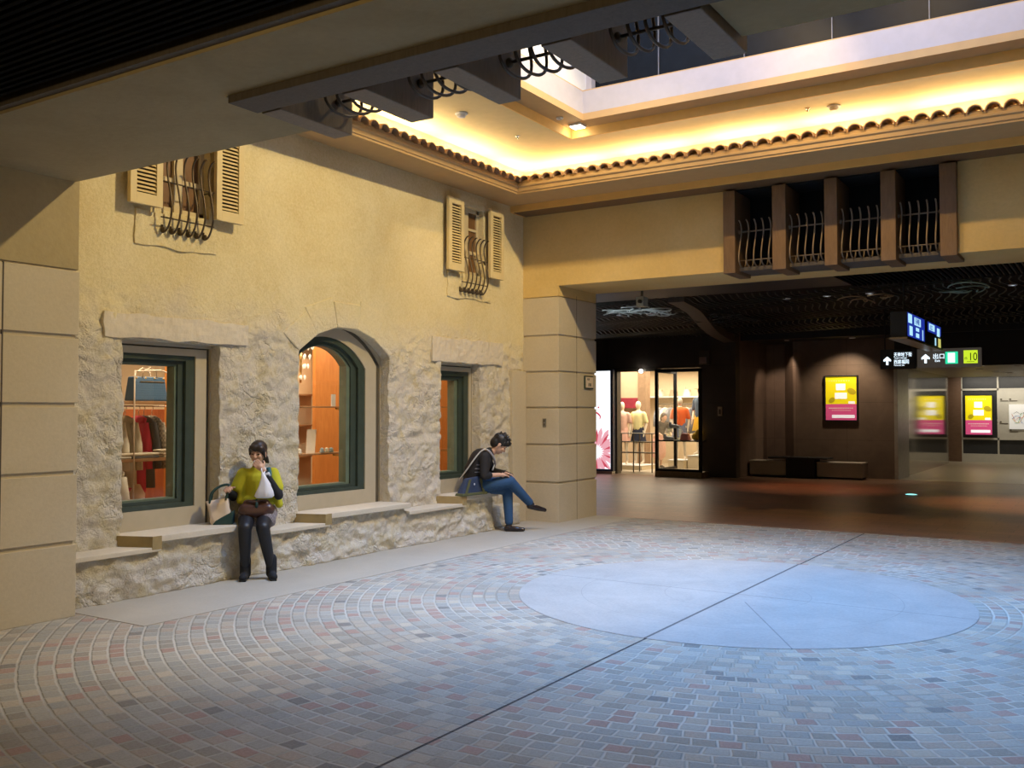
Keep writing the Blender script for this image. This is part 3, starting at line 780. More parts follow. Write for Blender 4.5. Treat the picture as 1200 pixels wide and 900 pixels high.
# display one: wood panels, shelves
def panel(name, x0, x1, y0, y1, z0, z1, m, label, cat='panel', grp=None):
    mb = MB(); mb.box(x0, x1, y0, y1, z0, z1); o = mb.build(name, m, None, False, .004); return tag(o, label, cat, grp)
panel('wood_panel', -9.0, -8.94, 6.85, 7.75, .45, 2.75, m_orange, 'orange wood panel standing at the right of the left shop window display')
panel('wood_panel', -9.6, -9.54, 6.2, 7.9, .45, 1.62, m_redwood, 'red brown wood panel low behind the coats in the left shop window')
panel('wood_panel', -8.84, -8.78, 9.0, 10.2, .45, 2.75, m_orange, 'tall orange wood panel behind the glass shelves of the arched window')
panel('wood_panel', -8.84, -8.78, 11.3, 12.58, .45, 2.75, m_orange, 'orange wood panel filling the narrow right shop window')
def shelf(y0, y1, x0, x1, z, m, label, t=.03, grp=None, brackets=False):
    root = thing('shelf', ((x0+x1)/2, (y0+y1)/2, z), label, 'shelf', grp)
    mb = MB(); mb.box(x0, x1, y0, y1, z-t, z); mb.build('board', m, root, False, .003)
    if brackets:
        for yy in (y1-.06,):
            mb = MB(); mb.tube(smoothpath([(x1-.02, yy-.14, z-t-.012), (x1-.02, yy-.05, z-t-.02), (x1-.02, yy, z-t-.02), (x1-.02, yy+.02, z-t-.06), (x1-.02, yy+.02, z-t-.12)], 4), .011, 8); mb.build('bracket', m_brass, root, True)
shelf(5.55, 6.62, -8.75, -8.3, 1.70, m_shelfw, 'upper wooden shelf in the left shop window with bags on it')
shelf(5.55, 6.62, -8.48, -8.28, 1.12, m_shelfw, 'lower wooden shelf in the left shop window with folded clothes')
# hanging frame wires
root = thing('shelf_stand', (-8.28, 6.0, .45), 'thin cream metal stand holding the shelves in the left shop window', 'display stand')
mb = MB(); mb.tube([(-8.28, 5.95, .46), (-8.28, 5.95, 1.93), (-8.33, 5.99, 2.0), (-8.34, 6.30, 2.02), (-8.3, 6.40, 1.98), (-8.28, 6.43, 1.9), (-8.28, 6.43, 1.12)], .008, 8); mb.build('frame', m_creamc, root, True)
mb = MB(); mb.tube(smoothpath([(-8.28, 6.43, 1.1), (-8.28, 6.41, .98), (-8.28, 6.44, .9), (-8.28, 6.42, .8)], 4), .006, 6); mb.build('cord', m_creamc, root, True)
def handbag(x, y, z, w, d, h, m, label, group=None):
    root = thing('handbag', (x, y, z), label, 'handbag', group)
    mb = MB(); q = [(-w/2, 0), (w/2, 0), (w/2*.9, h), (-w/2*.9, h)]
    mb.hull([(x-d/2, y-w/2, z), (x+d/2, y-w/2, z), (x+d/2, y+w/2, z), (x-d/2, y+w/2, z), (x-d*.3, y-w*.46, z+h), (x+d*.3, y-w*.46, z+h), (x+d*.3, y+w*.46, z+h), (x-d*.3, y+w*.46, z+h)])
    mb.build('body', m, root, False, .015)
    for s in (-1, 1):
        mb = MB(); mb.tube([(x+s*d*.3, y-w*.22, z+h*.95), (x+s*d*.33, y-w*.2, z+h*1.2), (x+s*d*.33, y, z+h*1.38), (x+s*d*.33, y+w*.2, z+h*1.2), (x+s*d*.3, y+w*.22, z+h*.95)], .007, 6); mb.build('handle', m_creamc, root, True)
    mb = MB(); mb.box(x+d*.36, x+d*.40, y-w*.3, y+w*.4, z+h*.78, z+h*.80)
    for k in range(4): mb.ell((x+d*.31, y-w*.4+k*w*.27, z+h*.93), (.008, .01, .01), u=8, v=6)
    mb.build('fittings', m_brass, root)
def b_quilt(nt, b):
    tc = nd(nt, 'ShaderNodeTexCoord'); mp = nd(nt, 'ShaderNodeMapping'); mp.inputs['Rotation'].default_value = (radians(45), 0, 0)
    nt.links.new(tc.outputs['Object'], mp.inputs[0]); ch = nd(nt, 'ShaderNodeTexChecker'); ch.inputs['Scale'].default_value = 60
    ch.inputs['Color1'].default_value = (.035, .09, .17, 1); ch.inputs['Color2'].default_value = (.055, .125, .22, 1)
    nt.links.new(mp.outputs[0], ch.inputs[0]); nt.links.new(ch.outputs[0], b.inputs['Base Color'])
m_quilt = mat('blue_quilted', rough=.5, build=b_quilt)
handbag(-8.42, 6.19, 1.70, .40, .18, .25, m_quilt, 'blue quilted handbag on the upper shelf in the left shop window')
handbag(-8.5, 5.78, 1.70, .30, .16, .22, mat('olive_bag', (.09, .09, .05), .6), 'dark olive handbag left of the blue quilted one')
def garment(x, y, ztop, L, m, label, wtop=.15, wbot=.17, th=.05, name='hanging_coat', ang=0.0, grp=None):
    root = thing(name, (x, y, ztop), label, 'clothing', grp)
    dx, dy = cos(ang), sin(ang)
    def P(u, z, t): return (x+dx*u-dy*t, y+dy*u+dx*t, z)
    mb = MB(); b = mb.b; rings = []
    prof = [(0, .05, .35), (-.03, .12, .7), (-.07, wtop, 1), (-.3, wtop*.95, 1), (-L*.7, wbot*.95, 1.15), (-L, wbot, 1.2)]
    for dz, w, tt in prof:
        r = []
        for k in range(16):
            a = 2*pi*k/16; r.append(b.verts.new(P(w*cos(a), ztop+dz, th*tt*sin(a)*(1+.25*cos(5*a)))))
        rings.append(r)
    for a, c in zip(rings, rings[1:]):
        for k in range(16): b.faces.new((a[k], a[(k+1) % 16], c[(k+1) % 16], c[k]))
    b.faces.new(rings[0][::-1]); b.faces.new(rings[-1]); mb.build('body', m, root, True)
    for s in (-1, 1):
        mb = MB(); mb.tube([P(s*wtop*.85, ztop-.08, 0), P(s*(wtop+.03), ztop-.3, .01), P(s*(wtop+.04), ztop-.56, .02)], [.045, .042, .036], 10); mb.build('sleeve', m, root, True)
    mb = MB(); mb.tube(smoothpath([P(-wtop*.7, ztop-.06, 0), P(0, ztop+.01, 0), P(0, ztop+.05, 0), P(.02, ztop+.07, 0), P(.015, ztop+.1, 0)], 3), .004, 6); mb.build('hanger', m_chrome, root, True)
A = radians(8)
cw = mat('white_wool', (.72, .68, .58), .9); cw2 = mat('cream_wool', (.62, .55, .42), .9); cp = mat('crimson_wool', (.60, .03, .09), .85)
cg = mat('charcoal_wool', (.10, .10, .10), .9); ck = mat('checked_wool', rough=.9, build=b_weave((.55, .52, .44), (.30, .29, .25), 40))
garment(-8.69, 5.98, 1.55, .72, cw, 'white coat hanging leftmost on the rail of the left shop window', ang=A)
garment(-8.70, 6.14, 1.55, .74, cw2, 'cream coat hanging between the white coat and the crimson one', ang=A)
garment(-8.74, 6.33, 1.55, .80, cp, 'crimson coat hanging in the left shop window', .10, .11, ang=A)
garment(-8.75, 6.40, 1.55, .76, cg, 'charcoal jacket hanging right of the crimson coat', ang=A)
garment(-8.75, 6.50, 1.55, .56, ck, 'grey checked jacket hanging rightmost on the rail', ang=A)
root = thing('clothes_rail', (-8.7, 6.1, 1.73), 'thin metal rail carrying the coats under the upper shelf', 'rail'); mb = MB(); mb.tube([(-8.68, 5.6, 1.65), (-8.76, 6.7, 1.65)], .008, 8); mb.build('bar', m_chrome, root, True)
def folded(x, y, z, w, d, n, m, label):
    root = thing('folded_clothes', (x, y, z), label, 'clothing')
    for k in range(n):
        mb = MB(); mb.box(x-d/2, x+d/2, y-w/2+random.uniform(-.01, .01), y+w/2, z+k*.028, z+(k+1)*.028-.002); mb.build('garment', m if k % 2 == 0 else cw2, root, False, .011)
folded(-8.38, 6.44, 1.12, .26, .18, 3, cw2, 'stack of folded cream knitwear on the lower shelf of the left window')
folded(-8.38, 6.10, 1.12, .32, .18, 2, cg, 'dark folded garments in the middle of the lower shelf')
folded(-8.38, 5.84, 1.12, .2, .18, 2, cw, 'white folded scarf at the left end of the lower shelf')
garment(-8.42, 5.86, 1.02, .45, cw, 'small white top hanging below the lower shelf', wtop=.10, wbot=.14, name='hanging_blouse')
root = thing('wooden_bust', (-8.46, 6.12, .45), 'small tan wooden form standing at the bottom of the left window', 'display stand'); mb = MB(); mb.lathe([(.08, 0), (.08, .02), (.02, .03), (.02, .12), (.07, .2), (.08, .3), (.03, .40)], (-8.46, 6.12, .45)); mb.build('form', mat('tan', (.6, .4, .22), .6), root, True)
# arched window: glass shelves, chandelier, card, trinkets
shelf(7.75, 8.74, -8.2, -7.98, 1.655, m_shelfw, 'upper shelf in the arched window', .016, brackets=True)
shelf(7.75, 8.70, -8.2, -7.98, 1.10, m_shelfw, 'lower shelf in the arched window with a card on it', .02, brackets=True)
root = thing('chandelier', (-8.6, 8.55, 2.74), 'glittering crystal chandelier at the left of the arched window', 'chandelier')
mb = MB(); mb.tube([(-8.6, 8.55, 2.74), (-8.6, 8.55, 2.55)], .01, 8); mb.tube([(-8.6, 8.55, 2.55), (-8.6, 8.55, 1.95)], [.02, .012], 8); mb.build('stem', m_brass, root, True)
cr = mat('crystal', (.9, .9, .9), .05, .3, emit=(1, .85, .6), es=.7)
for ri, (R, z, n) in enumerate(((.18, 2.52, 10), (.15, 2.40, 9), (.12, 2.28, 8), (.09, 2.16, 6), (.05, 2.02, 4))):
    for k in range(n):
        a = 2*pi*k/n+ri; m2 = MB(); m2.lathe([(.002, .03), (.017, .01), (.014, -.01), (.002, -.035)], (-8.6+R*cos(a), 8.55+R*sin(a), z), 6); m2.build('crystal', cr, root)
root = thing('price_card', (-8.0, 8.20, 1.10), 'pale leaning card on the lower shelf of the arched window', 'card')
mb = MB(); mb.hull([(-8.03, 8.07, 1.10), (-8.02, 8.07, 1.10), (-8.02, 8.21, 1.10), (-8.03, 8.21, 1.10), (-8.08, 8.14, 1.38), (-8.07, 8.14, 1.38), (-8.07, 8.29, 1.38), (-8.08, 8.29, 1.38)]); mb.build('card', m_creamc, root)
for k, (yy, c, l) in enumerate(((7.99, (.8, .75, .65), 'white trinket left of the pale card'), (8.36, (.35, .45, .5), 'blue grey trinket just right of the pale card'), (8.44, (.7, .65, .5), 'cream trinket in the middle of the lower shelf'), (8.52, (.3, .4, .42), 'grey trinket at the right end of the lower shelf'))):
    root = thing('trinket', (-8.05, yy, 1.10), l, 'ornament'); mb = MB(); mb.lathe([(.03, 0), (.035, .015), (.02, .03), (.028, .045), (.005, .06)], (-8.05, yy, 1.10), 12); mb.build('body', mat('trinket%d' % k, c, .3), root, True)
root = thing('perfume_card', (-8.0, 8.5, 1.655), 'small white card upright on the upper shelf', 'card'); mb = MB(); mb.box(-8.01, -8.0, 8.47, 8.54, 1.655, 1.80); mb.build('card', m_white, root)
shelf(10.6, 11.12, -8.2, -8.0, 1.66, m_glass2, 'upper glass shelf in the narrow right window', .014, brackets=True)
shelf(10.6, 11.12, -8.2, -8.0, 1.05, m_glass2, 'lower glass shelf in the narrow right window', .014, brackets=True)
for yy, zz, c, l in ((8.45, 0, (.8, .8, .75), 'cream display rack behind the arched window'),):
    root = thing('display_rack', (-9.2, 8.7, .45), l, 'rack')
    mb = MB(); mb.box(-9.25, -9.15, 8.45, 9.3, .45, 2.3); mb.build('back_panel', m_cream, root)
    for k in range(4): mb = MB(); mb.box(-9.15, -8.95, 8.45, 9.3, .6+k*.4, .62+k*.4); mb.build('shelf_board', m_shelfw, root)

# ------------------------------------------------------------------ upper windows with shutters and grilles
def louver_shutter(w, h):
    root = thing('window_shutter', (0, 0, 0), '', 'shutter')
    t = .045; f = .065
    mb = MB(); mb.box(0, t, 0, f, 0, h); mb.box(0, t, w-f, w, 0, h); mb.box(0, t, f, w-f, 0, .10); mb.box(0, t, f, w-f, h-.08, h); mb.build('frame', m_shutter, root, False, .003)
    mb = MB(); mb.box(.002, .010, f, w-f, .1, h-.08); mb.build('back_board', m_shutterin, root)
    z = .11; mb = MB()
    while z < h-.10:
        mb.hull([(.034, f, z), (.043, f, z), (.043, w-f, z), (.034, w-f, z), (.010, f, z+.026), (.019, f, z+.026), (.019, w-f, z+.026), (.010, w-f, z+.026)]); z += .0355
    mb.build('louvers', m_shutter, root); return root
sp = louver_shutter(.335, .95)
def put_shutter(y, z, lab, src=sp, fl=[0]):
    o = src if not fl[0] else copy_tree(src); fl[0] = 1
    o.location = (XW+.075, y, z); o['label'] = lab; o['group'] = 'louvered shutters of the upper windows'
put_shutter(5.14, 3.43, 'cream louvered shutter left of the upper window beside the near beam')
put_shutter(6.08, 3.43, 'cream louvered shutter right of the upper window beside the near beam')
put_shutter(9.82, 3.43, 'cream louvered shutter left of the upper window near the far corner')
put_shutter(10.78, 3.43, 'cream louvered shutter right of the upper window near the far corner')
def upper_window(n, u):
    y0, y1, z0, z1 = u; root = tag(bpy.data.objects.new('window_%d' % n, None), kind='structure'); COL.objects.link(root); root.location = (XW-.13, y0, z0)
    x = XW-.085; mb = MB(); f = .05
    mb.box(x-.028, x, y0, y0+f, z0, z1); mb.box(x-.04, x, y1-f, y1, z0, z1); mb.box(x-.04, x, y0, y1, z0, z0+.06); mb.box(x-.04, x, y0, y1, z1-f, z1)
    ym = (y0+y1)/2; mb.box(x-.04, x+.012, ym-.05, ym+.05, z0, z1); mb.box(x-.035, x-.005, y0, y1, z0+.30, z0+.345); mb.box(x-.035, x-.005, y0, y1, z0+.62, z0+.655)
    mb.build('frame', m_winwood, root, False, .003)
    for a, c in ((y0+f, ym-.05), (ym+.05, y1-f)):
        mb = MB(); mb.box(x-.035, x-.025, a, c, z0+.05, z1-f); mb.build('pane', m_pane, root)
upper_window(4, U1); upper_window(5, U2)
def grille(yc, zb, lab):
    root = thing('window_grille', (XW, yc, zb), lab, 'window grille', 'bellied iron grilles under the upper windows')
    w = .56; x0 = XW+.03
    prof = [(.0, .02), (-.005, -.03), (.02, -.05), (.06, -.03), (.10, .05), (.118, .16), (.10, .29), (.07, .42), (.055, .54), (.065, .62), (.10, .67), (.125, .675)]
    for k in range(6):
        y = yc-w/2+w*(k+.5)/6
        mb = MB(); mb.tube(smoothpath([(x0+o*1.15, y, zb+z) for o, z in prof], 3), .0095, 8); b = mb.build('bar', m_iron, root, True)
        mb = MB(); mb.lathe([(.005, -.012), (.026, -.012), (.030, 0), (.026, .012), (.005, .012)], (x0+.015, y, zb-.03), 12, 'Y'); mb.build('scroll', m_iron, b, True)
    mb = MB(); mb.tube([(x0+.075, yc-w/2-.02, zb+.40), (x0+.075, yc+w/2+.01, zb+.40)], .007, 8); mb.tube([(x0+.085, yc-w/2-.03, zb+.07), (x0+.085, yc+w/2+.0, zb+.07)], .007, 8)
    mb.tube([(x0-.06, yc+w/2-.0, zb+.40), (x0+.08, yc+w/2-.0, zb+.40)], .007, 8); mb.build('rail', m_iron, root, True)
    mb = MB(); mb.ell((x0+.07, yc+w/2-.03, zb+.385), (.022, .022, .03)); mb.build('knob', m_iron, root, True)
grille(5.77, 3.28, 'curved iron grille below the upper window beside the near beam')
grille(10.42, 3.23, 'curved iron grille below the upper window near the far corner')

# ------------------------------------------------------------------ small plates
root = thing('street_plate', (-6.757, 12.7, 2.0), 'small framed green and cream plate on the side of the arch pier', 'plate')
mb = MB(); mb.box(-6.76, -6.735, 12.56, 12.84, 1.93, 2.13); mb.build('frame', m_green, root, False, .01)
mb = MB(); mb.box(-6.738, -6.730, 12.585, 12.815, 1.95, 2.11); mb.build('face', m_creamc, root)
text('RUE', 'lettering', m_green, root, (-6.728, 12.62, 2.06), (0, 1, 0), (0, 0, 1), .045, .001)
text('108', 'lettering', m_green, root, (-6.728, 12.64, 1.97), (0, 1, 0), (0, 0, 1), .07, .001)
root = thing('wall_plate', (-6.99, YB-.0, 1.43), 'small grey metal switch plate on the front of the arch pier', 'plate')
mb = MB(); mb.box(-7.02, -6.965, YB-.012, YB, 1.37, 1.49); mb.build('plate', mat('steel_grey', (.25, .23, .2), .35, .6), root, False, .003)
mb = MB(); mb.box(-7.005, -6.98, YB-.018, YB-.010, 1.44, 1.47); mb.box(-7.005, -6.98, YB-.018, YB-.010, 1.39, 1.42); mb.build('socket', m_metalstrip, root)
root = thing('surveillance_camera', (-6.07, 13.15, ZO), 'small pale box camera hanging under the dark ceiling behind the arch', 'camera')
mb = MB(); mb.box(-6.14, -6.02, 13.08, 13.26, 3.18, 3.33); mb.build('housing', mat('pale_box', (.35, .36, .30), .5), root, False, .01)
mb = MB(); mb.tube([(-6.08, 13.17, 3.32), (-6.08, 13.17, 3.42)], .02, 10); mb.build('bracket', m_metalstrip, root, True)
mb = MB(); mb.lathe([(.028, 0), (.028, -.05), (.02, -.055)], (-6.06, 13.08, 3.25), 12, 'Y'); mb.build('lens', m_black, root, True)

# ------------------------------------------------------------------ far concourse
ZF = 3.33
mb = MB(); mb.box(-16, 12, YK, 34, 3.75, 3.8); struct('ceiling.005', mb, m_void)
mb = MB(); mb.box(-16, 12, YK, 14.25, 3.43, 3.46); struct('ceiling.006', mb, mat('ceiling_band', (.03, .034, .034), .5))
mb = MB(); x = -3.2
while x < 2: mb.box(x, x+.03, YK+.02, 14.2, 3.40, 3.43); x += .07
struct('ceiling.007', mb, m_slat)
m_wave = mat('wave_slats', (.03, .036, .032), .5)
mb = MB(); x = -11.5
while x < .3:
    pts = [(x+.06*sin(y*5+x*1.3)+.05*sin(y*2.1), y, 3.42+.03*sin(y*2.3+x)) for y in [14.3+.16*i for i in range(48)]]
    mb.tube(pts, .012, 4); x += .13
struct('ceiling.008', mb, m_wave)
m_curl = mat('pale_wire', (.55, .60, .58), .4)
m_curlb = mat('bronze_wire', (.35, .25, .15), .4)
def curls(cx, cy, n, m, lab, sc=1.0, seed=1):
    random.seed(seed); root = thing('ceiling_ornament', (cx, cy, 3.40), lab, 'ornament')
    for k in range(n):
        a0 = random.uniform(0, 6.28); r0 = random.uniform(.15, .45)*sc; ox, oy = cx+random.uniform(-.45, .45)*sc, cy+random.uniform(-.6, .6)*sc
        pts = [(ox+r0*(1-t*.7)*cos(a0+t*5)+.35*t*sc, oy+r0*(1-t*.7)*sin(a0+t*5)*1.2, 3.36+.03*sin(t*6)) for t in [i/16 for i in range(17)]]
        m2 = MB(); m2.tube(pts, .011, 6); m2.build('scroll', m, root, True)
curls(-7.4, 15.3, 18, m_curl, 'cluster of pale lit wire scrolls on the dark ceiling above the shop doorway', 1, 3)
curls(-6.6, 17.3, 8, m_wave, 'dim wire scrolls on the dark ceiling left of the arched rib', 1.1, 5)
curls(-3.3, 15.6, 4, m_curlb, 'bronze wire scrolls on the ceiling near the three small lamps', .6, 9)
curls(-1.9, 15.0, 5, mat('green_wire', (.25, .35, .28), .4), 'greenish wire scrolls on the ceiling above the hanging sign', .7, 12)
random.seed(21)
# curved rib across the ceiling
def rib():
    pts = smoothpath([(-6.05, 14.4, 3.37), (-6.35, 15.9, 3.36), (-6.9, 17.8, 3.33), (-7.5, 20.0, 3.29), (-7.85, 21.93, 3.24)], 5)
    mb = MB(); b = mb.b; R = []
    for p in pts: R.append([b.verts.new((p.x+dx, p.y, p.z+dz)) for dx, dz in ((-.14, 0), (.14, 0), (.14, .2), (-.14, .2))])
    for a, c in zip(R, R[1:]):
        for i in range(4): b.faces.new((a[i], a[(i+1) % 4], c[(i+1) % 4], c[i]))
    b.faces.new(R[0]); b.faces.new(R[-1]); return struct('trim_19', mb, m_concb)
rib()
# shop wall with doorway and glass case opening
YS = 21.93
SX0, SX1 = -11.45, -8.56
mb = MB(); mb.box(-16, SX0, YS, YS+.3, 0, 3.75); mb.box(SX0, SX1, YS, YS+.3, 2.66, 3.75); mb.box(SX1, -7.7, YS, YS+.3, 0, 3.75); struct('wall_back.005', mb, m_concb)
mb = MB(); mb.box(-7.95, -7.7, YS+.3, 24.5, 0, 3.75); struct('wall_back.006', mb, m_conc)
mb = MB(); mb.prism([(-7.72, 24.3, 0), (-7.22, 24.3, 0), (-6.78, 23.5, 0), (-4.4, 23.5, 0), (-4.4, 24.8, 0), (-7.72, 24.8, 0)], (0, 0, 3.75)); struct('wall_back.007', mb, m_conc)
mb = MB(); mb.box(-7.7, -4.4, 22.4, 24.4, 3.32, 3.4); mb.box(-16, 12, 22.3, 22.4, 3.3, 3.75); mb.box(-4.4, 12, 23.45, 23.7, 2.62, 3.75); struct('ceiling.009', mb, m_black)
# corridor
mb = MB(); mb.box(-4.6, -4.398, 24.8, 31.6, 0, 3); struct('wall_right.001', mb, mat('polished_steel', (.36, .32, .26), .10, .85))
mb = MB(); mb.box(-4.42, -4.34, 23.44, 24.8, 0, 2.62)
struct('trim_20', mb, mat('jamb_grey', (.40, .37, .32), .35, .5))
mb = MB(); mb.box(-5.6, -4.2, 32.9, 33.1, 0, 3); struct('wall_back.008', mb, mat('brown_panel', rough=.5, build=b_wood((.16, .09, .05), (.22, .13, .08), (1, 1, 6))))
mb = MB(); mb.box(-4.6, 12, 23.7, 33.2, 2.66, 2.72); struct('ceiling.010', mb, mat('corridor_ceiling', (.30, .27, .22), .5))
mb = MB(); mb.box(-4.2, 12, 32.98, 33.2, 0, 3); struct('wall_back.009', mb, mat('charcoal_panel', (.035, .038, .042), .4))
mb = MB()
for xx in (-4.22, -3.19, -2.15, -1.1): mb.box(xx, xx+.05, 32.93, 32.98, 0, 2.66)
mb.box(-4.22, 0, 32.92, 32.98, 0, .26); mb.box(-4.22, 0, 32.93, 32.98, 2.24, 2.3); mb.box(-4.22, 0, 32.93, 32.98, .70, .76)
mb.box(-3.19, 0, 32.94, 32.975, .72, 2.28)
struct('trim_21', mb, mat('pale_panel', (.62, .60, .52), .4))
def poster(x0, x1, z0, z1, y, lab, es=.9, grp='yellow and pink posters'):
    root = thing('poster', ((x0+x1)/2, y, z0), lab, 'poster', grp); w = x1-x0; h = z1-z0
    yl = mat('poster_yellow', (.85, .72, .01), .6, emit=(.9, .72, .0), es=es*.55); pk = mat('poster_pink', (.75, .10, .26), .6, emit=(.85, .10, .28), es=es*.4); wh = mat('poster_white', (.9, .9, .9), .6, emit=(1, 1, 1), es=es*.7)
    gr = mat('poster_shade', (.55, .45, .02), .6, emit=(.5, .38, 0), es=es*.3)
    mb = MB(); f = .03
    mb.box(x0-f, x1+f, y-.03, y+.03, z0-f, z0); mb.box(x0-f, x1+f, y-.03, y+.03, z1, z1+f); mb.box(x0-f, x0, y-.03, y+.03, z0, z1); mb.box(x1, x1+f, y-.03, y+.03, z0, z1); mb.build('frame', m_black, root)
    mb = MB(); mb.box(x0, x1, y-.012, y+.02, z0+h*.37, z1); mb.build('yellow_sheet', yl, root)
    mb = MB(); mb.box(x0, x1, y-.012, y+.02, z0, z0+h*.37); mb.build('pink_sheet', pk, root)
    def bx(u0, u1, v0, v1, d=.016): return (x0+w*u0, x0+w*u1, y-d, y-.010, z0+h*v0, z0+h*v1)
    mb = MB(); mb.box(*bx(.34, .64, .69, .84)); mb.box(*bx(.30, .69, .49, .63)); mb.box(*bx(.74, .94, .375, .43)); mb.box(*bx(.20, .93, .05, .12)); mb.build('white_cards', wh, root)
    mb = MB()
    for k in range(14): u = .1+k*.057; mb.box(*bx(u, u+.038, .265, .285, .0135))
    for k in range(12): u = .2+k*.052; mb.box(*bx(u, u+.03, .215, .228, .0135))
    for k in range(9): u = .1+k*.08; mb.box(*bx(u, u+.035, .90, .915, .0135))
    mb.build('small_print', mat('print_pale', (.9, .7, .6), .6, emit=(1, .75, .6), es=es*.4), root)
    mb = MB(); mb.ell((x0+w*.84, y-.012, z0+h*.66), (w*.15, .003, h*.07), Matrix.Rotation(.5, 3, 'Y')); mb.build('drawing', gr, root); mb = MB(); mb.ell((x0+w*.2, y-.012, z0+h*.46), (w*.12, .003, h*.06), Matrix.Rotation(-.7, 3, 'Y')); mb.build('drawing', gr, root)
poster(-5.98, -5.26, 1.38, 2.42, 23.46, 'yellow and pink framed poster on the dark wall above the black table', .9)
poster(-4.08, -3.33, .86, 2.08, 32.9, 'yellow and pink poster on the panelled wall at the end of the corridor', 1.3)
root = thing('route_map', (-2.5, 32.92, 1.02), 'white board with a coloured route map on the corridor end wall', 'map')
mb = MB(); mb.box(-2.86, -2.0, 32.90, 32.93, 1.04, 1.80); mb.build('board', mat('map_white', (.85, .85, .82), .5, emit=(1, 1, .95), es=.35), root)
for c, s in (((.7, .15, .1), 1), ((.1, .5, .2), 2), ((.1, .25, .6), 3), ((.8, .5, .1), 4), ((.2, .2, .2), 5)):
    random.seed(s); mb = MB(); p = (-2.8+random.random()*.1, 1.1+random.random()*.6)
    pts = [(p[0]+k*.09, 32.897, 1.2+.4*random.random()) for k in range(8)]; mb.tube(pts, .007, 5); mb.build('route_line', mat('route%d' % s, c, .6), root)
mb = MB()
for xx, zz in ((-2.85, 1.90), (-2.85, .95), (-3.1, 1.9), (-3.12, 1.2)): mb.box(xx, xx+.22, 32.93, 32.939, zz, zz+.02); mb.box(xx, xx+.05, 32.93, 32.939, zz+.04, zz+.08)
mb.build('caption', m_metalstrip, root)
root = thing('exit_number_sign', (-2.2, 32.92, 2.40), 'small yellow square sign at the right end of the corridor', 'sign'); mb = MB(); mb.box(-2.42, -2.12, 32.90, 32.98, 2.32, 2.56); mb.build('plate', mat('amber', (.5, .35, .02), .5, emit=(.6, .42, .02), es=.3), root)
# benches and table
def low_bench(x0, x1, y, lab):
    root = thing('low_bench', ((x0+x1)/2, y, 0), lab, 'bench', 'low stone benches by the dark wall')
    mb = MB(); mb.box(x0+.04, x1-.04, y-.22, y+.22, 0, .07); mb.build('plinth', m_black, root)
    mb = MB(); mb.box(x0, x1, y-.26, y+.26, .05, .37); mb.build('block', mat('chiselled_granite', rough=.7, build=b_plaster((.34, .32, .28), (.52, .48, .42), 14, 1.0)), root, False, .03)
    mb = MB(); mb.box(x0, x1, y-.27, y+.27, .365, .40); mb.build('top', mat('bench_top', (.5, .46, .4), .4), root, False, .012)
low_bench(-7.65, -6.75, 23.0, 'low pale stone bench left of the black table')
low_bench(-6.03, -4.98, 23.0, 'low pale stone bench right of the black table, under the poster')
root = thing('black_table', (-6.4, 22.9, 0), 'black table with wide top between the two low stone benches', 'table')
mb = MB(); mb.box(-6.73, -6.05, 22.65, 23.15, 0, .46); mb.build('base', m_black, root, False, .01)
mb = MB(); mb.box(-7.15, -5.75, 22.6, 23.2, .46, .50); mb.build('top', m_black, root, False, .01)
for xx in (-6.62, -6.2): mb = MB(); mb.lathe([(.03, 0), (.03, .01), (.01, .014)], (xx, 22.7, .50), 12); mb.build('stud', m_chrome, root, True)

# hanging signs
def arrow(root, x, y, z, s, m):
    mb = MB(); mb.prism([(x-s*.12, y, z-s*.5), (x+s*.12, y, z-s*.5), (x+s*.12, y, z), (x+s*.42, y, z-.08*s), (x+s*.42, y, z+s*.12), (x, y, z+s*.5), (x-s*.42, y, z+s*.12), (x-s*.42, y, z-.08*s), (x-s*.12, y, z)], (0, -.006, 0)); mb.build('arrow', m, root)
YH = 18.0
root = thing('direction_sign', (-3.3, YH, 2.35), 'dark hanging sign with white arrow and station names left of the exit sign', 'sign')
mb = MB(); mb.box(-3.62, -3.03, YH, YH+.12, 2.35, 2.70); mb.build('case', m_black, root, False, .006)
arrow(root, -3.50, YH-.001, 2.50, .15, e_white)
text('天神地下街', 'lettering', e_white, root, (-3.39, YH-.004, 2.575), (1, 0, 0), (0, 0, 1), .085, .002, squash=.72)
text('Tenjin Chikagai', 'lettering', e_white, root, (-3.385, YH-.004, 2.535), (1, 0, 0), (0, 0, 1), .035, .001)
text('西鉄福岡', 'lettering', e_white, root, (-3.39, YH-.004, 2.445), (1, 0, 0), (0, 0, 1), .085, .002, squash=.76)
text('Fukuoka Sta.', 'lettering', e_white, root, (-3.385, YH-.004, 2.405), (1, 0, 0), (0, 0, 1), .035, .001)
for xx in (-3.55, -3.1): mb = MB(); mb.tube([(xx, YH+.06, 2.70), (xx, YH+.06, 3.74)], .012, 8); mb.build('rod', m_black, root)
root = thing('exit_sign', (-2.5, YH, 2.35), 'hanging grey sign with arrow, green pictogram and yellow square numbered 10', 'sign')
mb = MB(); mb.box(-3.0, -1.98, YH, YH+.12, 2.36, 2.69); mb.build('case', mat('sign_grey', (.10, .09, .075), .5, emit=(.12, .1, .08), es=.35), root, False, .006)
arrow(root, -2.86, YH-.001, 2.52, .16, e_white)
text('出口', 'lettering', e_white, root, (-2.745, YH-.004, 2.52), (1, 0, 0), (0, 0, 1), .10, .002)
text('Exit', 'lettering', e_white, root, (-2.71, YH-.004, 2.46), (1, 0, 0), (0, 0, 1), .055, .001)
mb = MB(); mb.box(-2.54, -2.34, YH-.006, YH+.01, 2.42, 2.63); mb.build('green_square', e_green, root, False, .004)
